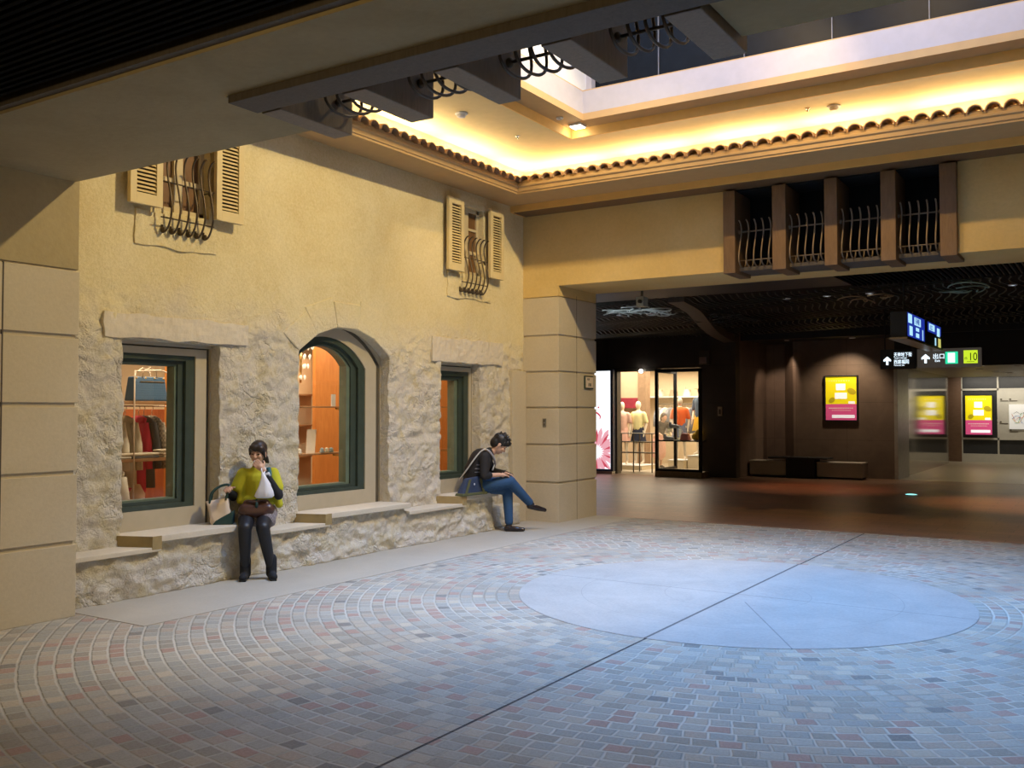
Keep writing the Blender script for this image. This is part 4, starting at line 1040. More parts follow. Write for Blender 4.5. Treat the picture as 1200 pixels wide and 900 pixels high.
mb = MB(); mb.box(-2.50, -2.385, YH-.010, YH, 2.44, 2.61); mb.ell((-2.44, YH-.010, 2.585), (.018, .004, .018)); mb.build('pictogram', emitm('picto', (.75, 1, .9), 1.6), root)
mb = MB(); mb.box(-2.25, -2.03, YH-.006, YH+.01, 2.42, 2.645); mb.build('yellow_square', e_yell, root, False, .004)
text('10', 'lettering', m_black, root, (-2.175, YH-.010, 2.47), (1, 0, 0), (0, 0, 1), .19, .003, squash=.75)
text('n', 'lettering', m_black, root, (-2.235, YH-.010, 2.485), (1, 0, 0), (0, 0, 1), .09, .002)
mb = MB(); mb.box(-2.20, -2.08, YH-.009, YH-.004, 2.445, 2.452); mb.build('underline', m_black, root)
for xx in (-2.9, -2.1): mb = MB(); mb.tube([(xx, YH+.06, 2.69), (xx, YH+.06, 3.74)], .012, 8); mb.build('rod', m_black, root)
# angled box sign running away from the camera
XS = -2.45
root = thing('overhead_sign', (XS, 15.3, 2.62), 'angled overhead sign box with blue lit panels seen from its side', 'sign')
mb = MB(); mb.box(XS-.22, XS-.002, 13.95, 17.05, 2.62, 2.98); mb.build('case', m_black, root, False, .006)
mb = MB(); mb.box(XS-.23, XS+.01, 13.9, 17.1, 2.595, 2.62); mb.build('bottom_rim', mat('rim_bronze', (.30, .24, .16), .3, .6), root)
mb = MB(); mb.box(XS-.002, XS+.003, 14.0, 15.35, 2.64, 2.97); mb.box(XS-.002, XS+.003, 15.65, 16.9, 2.82, 2.97); mb.build('blue_panel', e_blue, root)
mb = MB()
for (a, c, d, e) in ((14.03, 14.30, 2.83, 2.955), (14.12, 14.34, 2.66, 2.79), (14.5, 15.0, 2.83, 2.94), (14.62, 14.86, 2.75, 2.80), (14.62, 14.86, 2.66, 2.72), (15.15, 15.2, 2.645, 2.80), (15.75, 16.25, 2.85, 2.95), (16.5, 16.75, 2.80, 2.93), (16.3, 16.38, 2.64, 2.76)): mb.box(XS+.002, XS+.007, a, c, d, e)
mb.build('lit_panel', emitm('panel_cyan', (.45, .8, 1), 1.3), root)
mb = MB(); mb.box(XS+.002, XS+.007, 16.62, 16.85, 2.63, 2.77); mb.build('yellow_panel', emitm('panel_yellow', (.8, .75, .2), .9), root)
text('天神駅', 'lettering', e_blue, root, (XS+.009, 14.53, 2.85), (0, 1, 0), (0, 0, 1), .10, .001, squash=1.2)
text('出口', 'lettering', e_blue, root, (XS+.009, 15.80, 2.86), (0, 1, 0), (0, 0, 1), .09, .001, squash=1.4)
for yy in (14.3, 16.6): mb = MB(); mb.tube([(XS-.1, yy, 2.98), (XS-.1, yy, 3.74)], .015, 8); mb.build('rod', m_black, root)

# ceiling downlights of the concourse
GR = 'small ceiling lamps of the concourse'
for (x, y, lab) in ((-7.87, 16.05, 'small white ceiling lamp among the pale wire scrolls above the doorway'), (-7.22, 16.1, 'small white ceiling lamp right of the pale wire scrolls'), (-4.45, 15.1, 'leftmost of the three small white lamps above the poster'), (-3.82, 15.1, 'middle one of the three small white lamps above the poster'), (-3.18, 15.1, 'rightmost of the three small white lamps above the poster'), (-1.25, 15.2, 'small white ceiling lamp right of the overhead box sign')):
    downlight('ceiling_lamp', x, y, 3.40, .062, lab, 'lamp', GR, e_white)
downlight('ceiling_lamp', -5.22, 22.9, 3.31, .075, 'pinkish ceiling lamp shining on the wall above the poster', 'lamp', GR, e_lampp)
downlight('ceiling_lamp', -6.75, 22.9, 3.31, .06, 'unlit ceiling lamp left of the pinkish one', 'lamp', GR, m_chrome)
spot('poster_lamp', (-5.3, 22.7, 3.28), (-5.6, 23.5, 1.2), 150, (1, .78, .55), 100, .7, .05)
spot('niche_lamp', (-6.9, 23.0, 3.28), (-7.35, 24.2, 1.6), 90, (1, .74, .55), 62, .5, .04)
k = 0
for (x, y, lab) in ((-3.25, 25.0, 'first corridor ceiling lamp on the left'), (-2.95, 26.5, 'second corridor ceiling lamp'), (-2.75, 28.2, 'third corridor ceiling lamp in the middle row'), (-2.55, 29.5, 'fourth corridor ceiling lamp near the end wall'), (-2.0, 25.2, 'corridor ceiling lamp nearest the right edge of view'), (-1.9, 27.2, 'corridor ceiling lamp behind the right front one'), (-1.75, 28.5, 'corridor ceiling lamp furthest right at the back')):
    downlight('corridor_lamp', x, y, 2.66, .075, lab, 'lamp', 'round ceiling lamps of the corridor', e_lampp)
area('corridor_light', (-2.4, 28, 2.6), (-2.4, 28, 0), 2.0, 7, 42, (1, .84, .62), 160)
area('end_wall_light', (-3.0, 32.2, 2.6), (-3.0, 33, 1.4), 2.4, .15, 22, (1, .9, .75), 150)
root = thing('floor_marker_lamp', (-3.35, 19.3, .002), 'cyan glowing round lamp set in the brown tiled floor', 'lamp')
mb = MB(); mb.lathe([(.13, 0), (.13, .008), (.105, .012)], (-3.35, 19.3, .002), 24); mb.build('rim', m_chrome, root, True); mb = MB(); mb.lathe([(.10, .0), (.10, .014), (.08, .018)], (-3.35, 19.3, .002), 24); mb.build('lens', e_cyan, root, True)
# warm pools on the tiled floor
for i, (x, y, p, c) in enumerate(((-6.6, 16.3, 40, (1, .5, .25)), (-8.2, 19.0, 40, (1, .6, .4)), (-5.6, 20.0, 260, (1, .40, .2)), (-1.6, 18.4, 380, (1, .5, .2)), (-.9, 15.6, 50, (1, .6, .3)), (-3.2, 22.2, 40, (1, .6, .3)))):
    spot('floor_spot' + ('' if not i else '.%03d' % i), (x, y, 3.3), (x+.2, y, 0), p, c, 70, .9, .05)
spot('ornament_fill', (-7.5, 14.0, 2.5), (-7.4, 15.2, 3.4), 45, (.8, .93, 1), 70, .6, .05)  # unseen spot added from below to brighten the pale wire scrolls

# wall gadgets on the dark wall
root = thing('intercom_plate', (-8.05, YS, 1.6), 'small pale upright panel on the dark wall right of the shop', 'plate'); mb = MB(); mb.box(-8.14, -8.03, YS-.02, YS, 1.48, 1.70); mb.build('plate', mat('pale_plate', (.55, .5, .42), .5), root, False, .005); mb = MB(); mb.box(-8.11, -8.06, YS-.028, YS-.018, 1.52, 1.64); mb.build('handset', m_metalstrip, root)
root = thing('notice_box', (-8.5, YS, 2.9), 'small dark box with pale face high on the dark wall by the shop', 'box'); mb = MB(); mb.box(-8.56, -8.30, YS-.16, YS, 2.72, 3.06); mb.build('case', m_metalstrip, root, False, .01); mb = MB(); mb.box(-8.54, -8.36, YS-.17, YS-.155, 2.74, 2.90); mb.build('face', mat('face_pink', (.35, .25, .22), .5), root)

# ------------------------------------------------------------------ clothing shop seen through the arch
XS0, XS1, YE = -14.5, -7.96, 27.0
mb = MB(); mb.box(XS0, XS1, YE, YE+.1, 0, 3.2); struct('wall_back.010', mb, mat('shop_wall', (.72, .60, .42), .8))
mb = MB(); mb.box(XS1-.05, XS1, YS+.3, YE, 0, 3.2); mb.box(XS0-.1, XS0, YS+.3, YE, 0, 3.2); struct('wall_right.002', mb, mat('shop_wall_pale', (.76, .66, .48), .8))
mb = MB(); mb.box(XS0, XS1, YS+.3, YE, 2.95, 3.0); struct('ceiling.011', mb, m_white)
mb = MB(); mb.box(-13.3, -11.80, 25.3, 25.5, 0, 2.95); struct('wall_back.011', mb, mat('taupe_panel', (.52, .40, .27), .8)); mb = MB(); mb.box(-11.80, -11.55, 25.25, 25.55, 0, 2.95); struct('wall_back.012', mb, mat('umber_panel', (.26, .17, .10), .7))
area('boutique_light', (-11.0, 24.6, 2.9), (-11.0, 24.6, 0), 3.6, 3.6, 390, (1, .84, .62), 170)
area('boutique_light.001', (-9.2, 22.5, 2.6), (-9.2, 22.5, 0), 1.0, .4, 20, (1, .9, .75), 150)
# LED banner
root = thing('banner_sign', (-11.35, 21.7, 0), 'tall glowing white banner with a red flower beside the shop doorway', 'sign')
BX0, BX1, BY = -11.62, -10.92, 21.72
mb = MB(); mb.box(BX0, BX1+.07, BY, BY+.12, .06, 2.66); mb.build('case', mat('banner_case', (.05, .07, .12), .3), root); mb = MB(); mb.box(BX0, BX1, BY-.01, BY+.01, .12, 2.62); mb.build('face', e_banner, root)
mb = MB(); mb.box(BX0, BX1+.07, BY-.05, BY+.15, 0, .07); mb.build('foot', m_chrome, root)
cxf, czf = -11.30, .55
mb = MB()
for k in range(20):
    a = 2*pi*k/20+.1; r0, r1 = .13, .62+.1*sin(k*2.3)
    p = [(r0, 0), (r0+.25*(r1-r0), .05), (r0+.75*(r1-r0), .06), (r1, 0), (r0+.75*(r1-r0), -.06), (r0+.25*(r1-r0), -.05)]
    poly = []
    for u, v in p:
        x = cxf+u*cos(a)-v*sin(a); z = czf+u*sin(a)+v*cos(a); poly.append((min(max(x, BX0), BX1), BY-.012, min(max(z, .12), 2.6)))
    mb.prism(poly, (0, -.004, 0))
mb.build('flower', e_pink, root)
mb = MB()
for k in range(10):
    a = 2*pi*k/10+.3; poly = []
    for u, v in ((.2, 0), (.42, .035), (.60, 0), (.42, -.035)):
        x = cxf+u*cos(a)-v*sin(a); z = czf+u*sin(a)+v*cos(a); poly.append((min(max(x, BX0), BX1), BY-.017, min(max(z, .12), 2.6)))
    mb.prism(poly, (0, -.003, 0))
mb.build('inner_petals', e_red, root)
mb = MB(); mb.tube(smoothpath([(-11.48, BY-.014, 1.66), (-11.40, BY-.014, 1.60), (-11.28, BY-.014, 1.54), (-11.20, BY-.014, 1.46), (-11.22, BY-.014, 1.38)], 4), [.006+.018*sin(pi*i/16) for i in range(17)], 6); mb.ell((-11.25, BY-.014, 1.69), (.025, .006, .025)); mb.ell((-11.5, BY-.014, 1.42), (.02, .006, .02)); mb.build('curl', e_red, root, True)
# door frame + glass case
root = tag(bpy.data.objects.new('door_1', None), kind='structure'); COL.objects.link(root); root.location = (-10.85, YS, 0)
mb = MB(); mb.box(-10.90, -10.82, YS-.02, YS+.2, 0, 2.66); mb.box(-11.0, -9.7, YS-.02, YS+.2, 2.60, 2.66); mb.build('frame', m_metalstrip, root)
root = tag(bpy.data.objects.new('window_7', None), kind='structure'); COL.objects.link(root); root.location = (-9.2, YS, 0)
mb = MB(); f = .035; ya, yb = 21.45, 22.6; xa, xb = -9.52, -8.40
for (x, y) in ((xa, ya), (xb, ya), (xa, yb)): mb.box(x-f, x+f, y-f, y+f, 0, 2.6)
mb.box(xa-f, xb+f, ya-f, ya+f, 2.54, 2.62); mb.box(xa-f, xa+f, ya, yb, 2.54, 2.62); mb.box(xa-f, xb+f, ya-f, ya+f, .13, .2); mb.box(xa-f, xa+f, ya, yb, .13, .2)
mb.box(xa, xb, ya-.02, ya+.02, .86, .89); mb.build('frame', m_black, root)
mb = MB(); mb.box(xa-.04, xb+.04, ya-.04, yb, 0, .14); mb.build('plinth', mat('plinth_tan', (.40, .32, .20), .5), root)
mb = MB(); mb.box(xa, xb, ya-.004, ya+.004, .2, 2.54); mb.box(xa-.004, xa+.004, ya, yb, .2, 2.54); mb.build('glass', m_glass, root)
# pale shelf lines in the shop
def rack(x0, x1, y, lab, zs=(.55, .80, 1.05)):
    root = thing('display_table', ((x0+x1)/2, y, 0), lab, 'display table')
    for xx in (x0, (x0+x1)/2, x1):
        mb = MB(); mb.box(xx-.012, xx+.012, y-.2, y-.176, 0, zs[-1]); mb.box(xx-.012, xx+.012, y+.176, y+.2, 0, zs[-1]); mb.build('leg', m_metalstrip, root)
    for z in zs: mb = MB(); mb.box(x0, x1, y-.2, y+.2, z, z+.02); mb.build('tray', m_metalstrip, root)
rack(-11.2, -10.15, 22.75, 'dark metal display table in front of the two mannequins', (.50, .78, 1.0))
def mannequin(x, y, rz, h, top, skirt, lab, mskin, hat=False, z0=.13):
    if x > -10.5: z0 = .42 if hat else .30
    root = thing('mannequin', (x, y, z0), lab, 'mannequin', None)
    R = Matrix.Translation((x, y, z0)) @ Matrix.Rotation(rz, 4, 'Z') @ Matrix.Scale(h/1.75, 4)
    P = [('c', (0, 0, 1.0), (0, 0, 1.36), .12, .14), ('c', (-.15, 0, 1.40), (.15, 0, 1.40), .055, .055), ('c', (0, 0, 1.4), (0, 0, 1.53), .05, .048), ('e', (0, -.01, 1.64), (.075, .092, .115)),
         ('c', (-.19, 0, 1.38), (-.24, .02, 1.10), .045, .036), ('c', (-.24, .02, 1.10), (-.2, -.10, .88), .036, .026), ('c', (.19, 0, 1.38), (.24, .02, 1.10), .045, .036), ('c', (.24, .02, 1.10), (.22, -.06, .86), .036, .026),
         ('c', (-.2, -.10, .88), (-.19, -.14, .78), .026, .018), ('c', (.22, -.06, .86), (.21, -.1, .76), .026, .018),
         ('c', (-.09, 0, .92), (-.09, -.02, .50), .085, .055), ('c', (-.09, -.02, .50), (-.10, .02, .09), .052, .034), ('c', (.09, 0, .92), (.12, .0, .50), .085, .055), ('c', (.12, 0, .50), (.13, .04, .09), .052, .034),
         ('c', (-.10, .02, .07), (-.11, -.14, .03), .035, .028), ('c', (.13, .04, .07), (.15, -.12, .03), .035, .028)]
    blob('body', P, mskin, root, .018, 3, R)
    T = [('c', (0, 0, 1.0), (0, 0, 1.34), .145, .16), ('c', (-.16, 0, 1.40), (.16, 0, 1.40), .065, .065), ('c', (-.19, 0, 1.38), (-.235, .02, 1.18), .06, .06), ('c', (.19, 0, 1.38), (.235, .02, 1.18), .06, .06)]
    blob('top', T, top, root, .02, 2, R)
    mb = MB(); n = 24; rings = []
    for z, r in ((1.06, .14), (.95, .17), (.80, .20), (.62, .235)):
        rings.append([mb.b.verts.new((r*(1+.06*cos(8*2*pi*k/n))*cos(2*pi*k/n), .8*r*(1+.06*cos(8*2*pi*k/n))*sin(2*pi*k/n), z)) for k in range(n)])
    for a, c in zip(rings, rings[1:]):
        for k in range(n): mb.b.faces.new((a[k], a[(k+1) % n], c[(k+1) % n], c[k]))
    mb.b.faces.new(rings[0])
    bmesh.ops.transform(mb.b, matrix=R, verts=mb.b.verts); mb.build('skirt', skirt, root, True)
    if hat:
        mb = MB(); mb.lathe([(.18, 0), (.175, .015), (.09, .02), (.085, .09), (.02, .11)], (0, 0, 1.68), 20); bmesh.ops.transform(mb.b, matrix=R, verts=mb.b.verts); mb.build('hat', mat('straw', (.5, .38, .2), .8), root, True)
for (x0, x1, y0, y1, z, l) in ((-11.95, -10.85, 23.45, 24.35, .13, 'low pale plinth under the two doorway mannequins'), (-10.15, -9.72, 23.6, 24.2, .30, 'pale plinth under the mannequin in orange'), (-9.68, -9.2, 23.8, 24.5, .42, 'higher pale plinth under the mannequin with the straw hat')):
    root = thing('display_plinth', ((x0+x1)/2, (y0+y1)/2, 0), l, 'plinth'); mb = MB(); mb.box(x0, x1, y0, y1, 0, z-.02); mb.build('block', m_cream, root); mb = MB(); mb.box(x0-.01, x1+.01, y0-.01, y1+.01, z-.02, z); mb.build('top_slab', m_white, root, False, .004)
mm = mat('mannequin_cream', (.72, .64, .50), .5)
mannequin(-11.60, 23.8, .2, 1.72, mat('pink_knit', (.70, .45, .36), .9), mat('pink_pleats', (.72, .42, .34), .9), 'cream mannequin in a pale pink top, nearer the banner', mm)
mannequin(-11.20, 24.0, -.1, 1.74, mat('lemon_knit', (.80, .74, .38), .9), mat('navy_skirt', (.02, .025, .05), .9), 'cream mannequin in a lemon top and navy skirt', mm)
mannequin(-9.93, 23.9, .3, 1.66, mat('orange_knit', (.85, .16, .04), .9), mat('slate_skirt', (.16, .18, .26), .9), 'mannequin in an orange top and slate skirt inside the glass case', mm)
mannequin(-9.44, 24.15, -.3, 1.84, mat('denim_jacket', (.09, .13, .18), .9), mat('mustard_skirt', (.72, .42, .03), .9), 'taller mannequin with straw hat and denim jacket behind the orange one', mm, True)
# shopper
root = thing('person', (-10.85, 24.6, 0), 'dark haired shopper in black top and pink skirt bending over the shop display', 'person')
R = Matrix.Translation((-10.85, 24.6, 0)) @ Matrix.Rotation(.9, 4, 'Z')
P = [('c', (0, 0, .92), (0, -.16, 1.2), .12, .12), ('c', (-.13, -.2, 1.26), (.13, -.2, 1.26), .055, .055), ('c', (0, -.2, 1.25), (0, -.26, 1.33), .05, .045), ('e', (0, -.3, 1.42), (.075, .09, .11)),
     ('c', (-.17, -.2, 1.24), (-.2, -.28, 1.0), .045, .036), ('c', (-.2, -.28, 1.0), (-.14, -.45, .92), .036, .024), ('c', (.17, -.2, 1.24), (.2, -.28, 1.0), .045, .036), ('c', (.2, -.28, 1.0), (.14, -.45, .92), .036, .024),
     ('c', (-.08, .02, .88), (-.09, -.02, .48), .09, .055), ('c', (-.09, -.02, .48), (-.09, .05, .08), .052, .034), ('c', (.08, .02, .88), (.09, .0, .48), .09, .055), ('c', (.09, 0, .48), (.10, .1, .08), .052, .034),
     ('c', (-.09, .05, .06), (-.09, -.1, .03), .035, .028), ('c', (.10, .1, .06), (.10, -.05, .03), .035, .028)]
blob('body', P, m_skin, root, .015, 3, R)
blob('top', [('c', (0, 0, .95), (0, -.16, 1.2), .135, .14), ('c', (-.15, -.2, 1.25), (.15, -.2, 1.25), .07, .07), ('c', (-.17, -.2, 1.24), (-.2, -.28, 1.0), .058, .05), ('c', (.17, -.2, 1.24), (.2, -.28, 1.0), .058, .05)], m_blackc, root, .018, 2, R)
blob('skirt', [('c', (0, 0, .95), (0, .02, .7), .14, .19), ('c', (0, .02, .7), (0, .02, .42), .19, .2)], mat('rose_skirt', (.70, .40, .32), .9), root, .02, 2, R)
blob('hair', [('e', (0, -.28, 1.46), (.09, .10, .10)), ('e', (0, -.21, 1.40), (.08, .06, .10))], m_hair, root, .012, 2, R)
blob('shoes', [('c', (-.09, .05, .05), (-.09, -.12, .03), .042, .034), ('c', (.10, .1, .05), (.10, -.07, .03), .042, .034)], m_blackc, root, .012, 2, R)
# shop goods
random.seed(5)
gc = [(.30, .33, .38), (.75, .70, .6), (.22, .24, .28), (.55, .45, .35), (.45, .5, .55), (.7, .6, .5), (.16, .17, .2)]
nm = ['slate', 'cream', 'navy', 'tan', 'blue grey', 'beige', 'black']
for k in range(7):
    garment(-11.4+k*.17, 25.9, 1.70, .75, mat('shop_cloth%d' % k, gc[k], .9), '%s garment on the rear rail of the clothing shop' % nm[k], .17, .2, .035, 'hanging_garment', radians(70), 'garments on the rear rail of the shop')
root = thing('garment_rail', (-10.1, 25.9, 1.8), 'thin dark rail carrying garments at the back of the clothing shop', 'rail'); mb = MB(); mb.tube([(-11.5, 25.9, 1.80), (-9.6, 25.9, 1.80)], .012, 8); mb.build('bar', m_metalstrip, root, True)
root = thing('wall_shelf', (-10.2, 26.7, 2.15), 'long white glowing shelf on the rear wall of the clothing shop', 'shelf'); mb = MB(); mb.box(-12.5, -10.2, 26.5, 27.0, 2.0, 2.04); mb.build('board', m_white, root)
for k, x in enumerate((-12.2, -11.75, -11.3, -10.85, -10.4)):
    handbag(x, 26.7, 2.04, .0001+.2, .24, .2, mat('shelfbag%d' % k, ((.7, .62, .5), (.75, .7, .6), (.5, .3, .2), (.7, .66, .55), (.6, .5, .4))[k], .6), ('cream', 'white', 'brown', 'ivory', 'beige')[k]+' handbag on the high rear shelf of the clothing shop', 'handbags on the high rear shelf')
root = thing('display_shelf', (-9.0, 21.9, .88), 'shelf inside the glass case with shoes and a bag', 'shelf'); mb = MB(); mb.box(-9.46, -8.45, 21.5, 22.15, .86, .885); mb.build('board', m_metalstrip, root)
def shoe(x, y, z, lab, m, s=1.0, rz=0):
    root = thing('display_shoe', (x, y, z), lab, 'shoe'); R = Matrix.Translation((x, y, z)) @ Matrix.Rotation(rz, 4, 'Z') @ Matrix.Scale(s, 4)
    blob('upper', [('c', (-.08, 0, .045), (.07, 0, .032), .036, .028), ('c', (-.09, 0, .05), (-.09, 0, .09), .034, .03)], m, root, .008, 2, R)
    mb = MB(); mb.box(-.12, .105, -.036, .036, 0, .014); bmesh.ops.transform(mb.b, matrix=R, verts=mb.b.verts); mb.build('sole', m_white, root)
shoe(-9.28, 21.65, .885, 'white low shoe on the shelf of the glass case', m_white, 1.3)
root = thing('shoe_riser', (-9.22, 21.85, .885), 'small clear riser under the upper white shoe in the glass case', 'display stand'); mb = MB(); mb.box(-9.38, -9.06, 21.75, 21.95, .885, .90); mb.box(-9.38, -9.06, 21.75, 21.95, 1.16, 1.18); mb.box(-9.37, -9.35, 21.76, 21.94, .9, 1.16); mb.box(-9.09, -9.07, 21.76, 21.94, .9, 1.16); mb.build('stand', m_glass2, root)
shoe(-9.22, 21.85, 1.18, 'white shoe on the clear riser in the glass case', m_white, 1.3)
handbag(-8.9, 21.75, .885, .2, .24, .17, mat('coral_bag', (.85, .30, .24), .6), 'coral handbag on the shelf of the glass case')
root = thing('mustard_scarf', (-8.62, 21.75, .885), 'mustard garment bundled on the shelf of the glass case', 'clothing'); blob('cloth', [('e', (-8.62, 21.75, .98), (.12, .1, .1)), ('e', (-8.55, 21.75, 1.08), (.09, .08, .09))], mat('mustard', (.75, .45, .03), .9), root, .015, 2)
for k, (x, z) in enumerate(((-12.15, 1.86), (-12.9+.05, 1.86))):
    root = thing('wall_cubby', (x, 25.2, z-.18), ('right', 'left')[k]+' dark red wall cubby behind the two doorway mannequins', 'shelf'); mb = MB(); mb.box(x-.33, x+.33, 25.05, 25.3, z-.18, z-.15); mb.box(x-.33, x+.33, 25.27, 25.3, z-.15, z+.12); mb.build('box', mat('dark_red%d' % k, (.25, .02, .04), .6), root)
root = thing('track_light', (-10.1, 21.86, 2.58), 'bright little white spotlight over the shop doorway', 'lamp'); mb = MB(); mb.ell((-10.12, 21.84, 2.60), (.05, .05, .05)); mb.build('lens', e_lamp, root, True); mb = MB(); mb.tube([(-10.12, 21.86, 2.60), (-10.12, 21.95, 2.66)], .03, 10); mb.build('housing', m_black, root, True)

# ------------------------------------------------------------------ people
def frame(H, fdir):
    f = Vector((fdir[0], fdir[1], 0)).normalized(); l = Vector((-f.y, f.x, 0))
    M = Matrix((l, f, Vector((0, 0, 1)))).transposed().to_4x4(); M.translation = Vector((H[0], H[1], 0)); return M
def hand_parts(w, d, nrm, spread, curl, s=1.0, thumb=1):
    """palm + 5 fingers. w wrist, d pointing dir, nrm palm normal (fingers curl towards), thumb side sign"""
    w = Vector(w); d = Vector(d).normalized(); nrm = Vector(nrm); nrm = (nrm-d*nrm.dot(d)).normalized(); sd = d.cross(nrm)*thumb
    P = []
    for k in range(4):
        u = (.033-k*.022)*s; P.append(('c', w+sd*u*.55+d*.012*s, w+sd*u+d*.080*s, .013*s, .011*s))
    P.append(('e', w+d*.045*s, (.030*s, .030*s, .030*s)))
    for k in range(4):
        u = (.033-k*.022)*s; L = (.070, .078, .072, .056)[k]*s; c = curl
        a = w+sd*u+d*.080*s; dd = (d+sd*(1.5-k)*.08*spread).normalized()
        p1 = a+(dd*cos(c*.5)+nrm*sin(c*.5))*L*.42; p2 = p1+(dd*cos(c*1.2)+nrm*sin(c*1.2))*L*.33; p3 = p2+(dd*cos(c*1.8)+nrm*sin(c*1.8))*L*.25
        P += [('c', a, p1, .0095*s, .0088*s), ('c', p1, p2, .0088*s, .008*s), ('c', p2, p3, .008*s, .0068*s)]
    t0 = w+sd*.024*s+d*.022*s; t1 = t0+(sd*.8+d*.5+nrm*.3).normalized()*.042*s; t2 = t1+(sd*.25+d*.8+nrm*.5).normalized()*.036*s
    P += [('c', t0, t1, .013*s, .011*s), ('c', t1, t2, .011*s, .0085*s)]
    return P
def head_parts(c, f, u, s=1.0):
    """c centre, f face dir, u up dir"""
    f = Vector(f).normalized(); u = Vector(u); u = (u-f*u.dot(f)).normalized(); r = f.cross(u)
    R = Matrix((r, f, u)).transposed()
    c = Vector(c)
    def p(x, y, z): return c+R @ Vector((x*s, y*s, z*s))
    P = [('e', p(0, -.012, .030), (.074*s, .090*s, .082*s), R), ('e', p(0, .014, -.030), (.062*s, .068*s, .078*s), R), ('e', p(0, .045, -.085), (.030*s, .026*s, .022*s), R),
         ('c', p(0, .078, .005), p(0, .095, -.026), .008*s, .0125*s), ('e', p(0, .088, -.030), (.018*s, .012*s, .010*s), R), ('e', p(-.036, .060, -.025), (.024*s, .022*s, .024*s), R), ('e', p(.036, .060, -.025), (.024*s, .022*s, .024*s), R),
         ('e', p(0, .070, -.056), (.023*s, .012*s, .008*s), R), ('e', p(0, .066, -.067), (.019*s, .012*s, .007*s), R), ('c', p(-.034, .068, .020), p(.034, .068, .020), .010*s, .010*s),
         ('e', p(-.076, -.005, -.012), (.009*s, .018*s, .030*s), R), ('e', p(.076, -.005, -.012), (.009*s, .018*s, .030*s), R)]
    return P, p, R
def face_bits(root, p, R, tf, s, lipc=m_lip):
    for sx in (-1, 1):
        mb = MB(); mb.ell(p(sx*.031, .0735, .000), (.0135*s, .006*s, .0055*s), R); bmesh.ops.transform(mb.b, matrix=tf, verts=mb.b.verts); mb.build('eye', m_eye, root, True)
        mb = MB(); mb.tube([p(sx*.016, .083, .021), p(sx*.032, .081, .026), p(sx*.048, .071, .020)], .0028*s, 6); bmesh.ops.transform(mb.b, matrix=tf, verts=mb.b.verts); mb.build('eyebrow', m_hairb, root, True)
    mb = MB(); mb.ell(p(0, .080, -.061), (.019*s, .005*s, .007*s), R); bmesh.ops.transform(mb.b, matrix=tf, verts=mb.b.verts); mb.build('lips', lipc, root, True)

# --- woman
TF = frame((-7.17, 6.56), (.68, -.73))
wo = thing('person', (-7.17, 6.56, .5), 'woman in lime top and black tights sitting on the bench eating, hand at her mouth', 'person')
HC = (0, .045, 1.185); fdir = (-.28, 1, -.12); hp, hpf, HR = head_parts(HC, fdir, (0.05, 0, 1), .98)
kR, kL = Vector((-.085, .42, .495)), Vector((.080, .42, .495)); aR, aL = Vector((-.085, .335, .09)), Vector((.155, .335, .09))
sR, sL = Vector((-.145, .01, .985)), Vector((.145, .01, .985)); eR, eL = Vector((-.235, .0, .76)), Vector((.205, .12, .775)); wR, wL = Vector((-.265, .20, .83)), Vector((.065, .225, 1.03))
body = [('c', (0, 0, .61), (0, -.01, .80), .115, .10), ('c', (0, -.01, .80), (0, 0, .92), .10, .10), ('c', sR, sL, .040, .040), ('c', (0, .005, .98), (0, .03, 1.12), .046, .043), *hp,
        ('c', (-.085, 0, .59), kR, .085, .056), ('c', (.085, 0, .59), kL, .085, .056), ('c', kR, aR, .054, .034), ('c', kL, aL, .054, .034),
        ('c', aR-Vector((0, 0, .05)), aR+Vector((-.01, .11, -.065)), .033, .024), ('c', aL-Vector((0, 0, .05)), aL+Vector((.02, .11, -.065)), .033, .024),
        ('c', sR, eR, .038, .034), ('c', eR, wR, .033, .025), ('c', sL, eL, .038, .034), ('c', eL, wL, .033, .025),
        *hand_parts(wR, (0, .8, .35), (0.5, 0, -.8), .4, 1.0, .95, -1), *hand_parts(wL, (-.62, -.1, .62), (-.3, -.8, .2), .5, .75, .95, 1)]
blob('body', body, m_skin, wo, .0062, 3, TF)
face_bits(wo, hpf, HR, TF, .98)
hair = [('e', hpf(0, -.018, .045), (.084, .098, .084), HR), ('e', hpf(0, -.045, -.005), (.078, .070, .080), HR), ('e', hpf(.0, -.075, -.085), (.040, .036, .045), HR), ('e', hpf(-.020, .055, .065), (.050, .036, .030), HR), ('e', hpf(.035, .045, .055), (.045, .04, .036), HR),
        ('c', hpf(-.068, .035, .045), hpf(-.076, .022, -.015), .017, .010), ('c', hpf(.068, .035, .045), hpf(.079, .022, -.045), .018, .010), ('c', hpf(.07, -.045, -.05), hpf(.085, -.06, -.10), .022, .012), ('e', hpf(.055, -.06, -.075), (.035, .035, .035), HR)]
blob('hair', hair, m_hair, wo, .0065, 2, TF)
top = [('c', (0, -.005, .68), (0, -.01, .80), .128, .118), ('c', (0, -.01, .80), (0, 0, .92), .118, .118), ('c', sR*.95+Vector((0, 0, .045)), sL*.95+Vector((0, 0, .045)), .054, .054), ('c', (0, 0, .98), (0, .01, 1.01), .085, .075),
       ('c', sR, sR*.4+eR*.6, .058, .064), ('c', sL, sL*.35+eL*.65, .058, .068), ('c', (-.12, .0, .90), (-.17, .02, .72), .05, .035), ('c', (.13, .02, .90), (.205, .03, .68), .05, .040), ('c', (-.08, .05, .70), (.08, .05, .70), .075, .075)]
blob('knitted_top', top, m_lime, wo, .010, 2, TF)
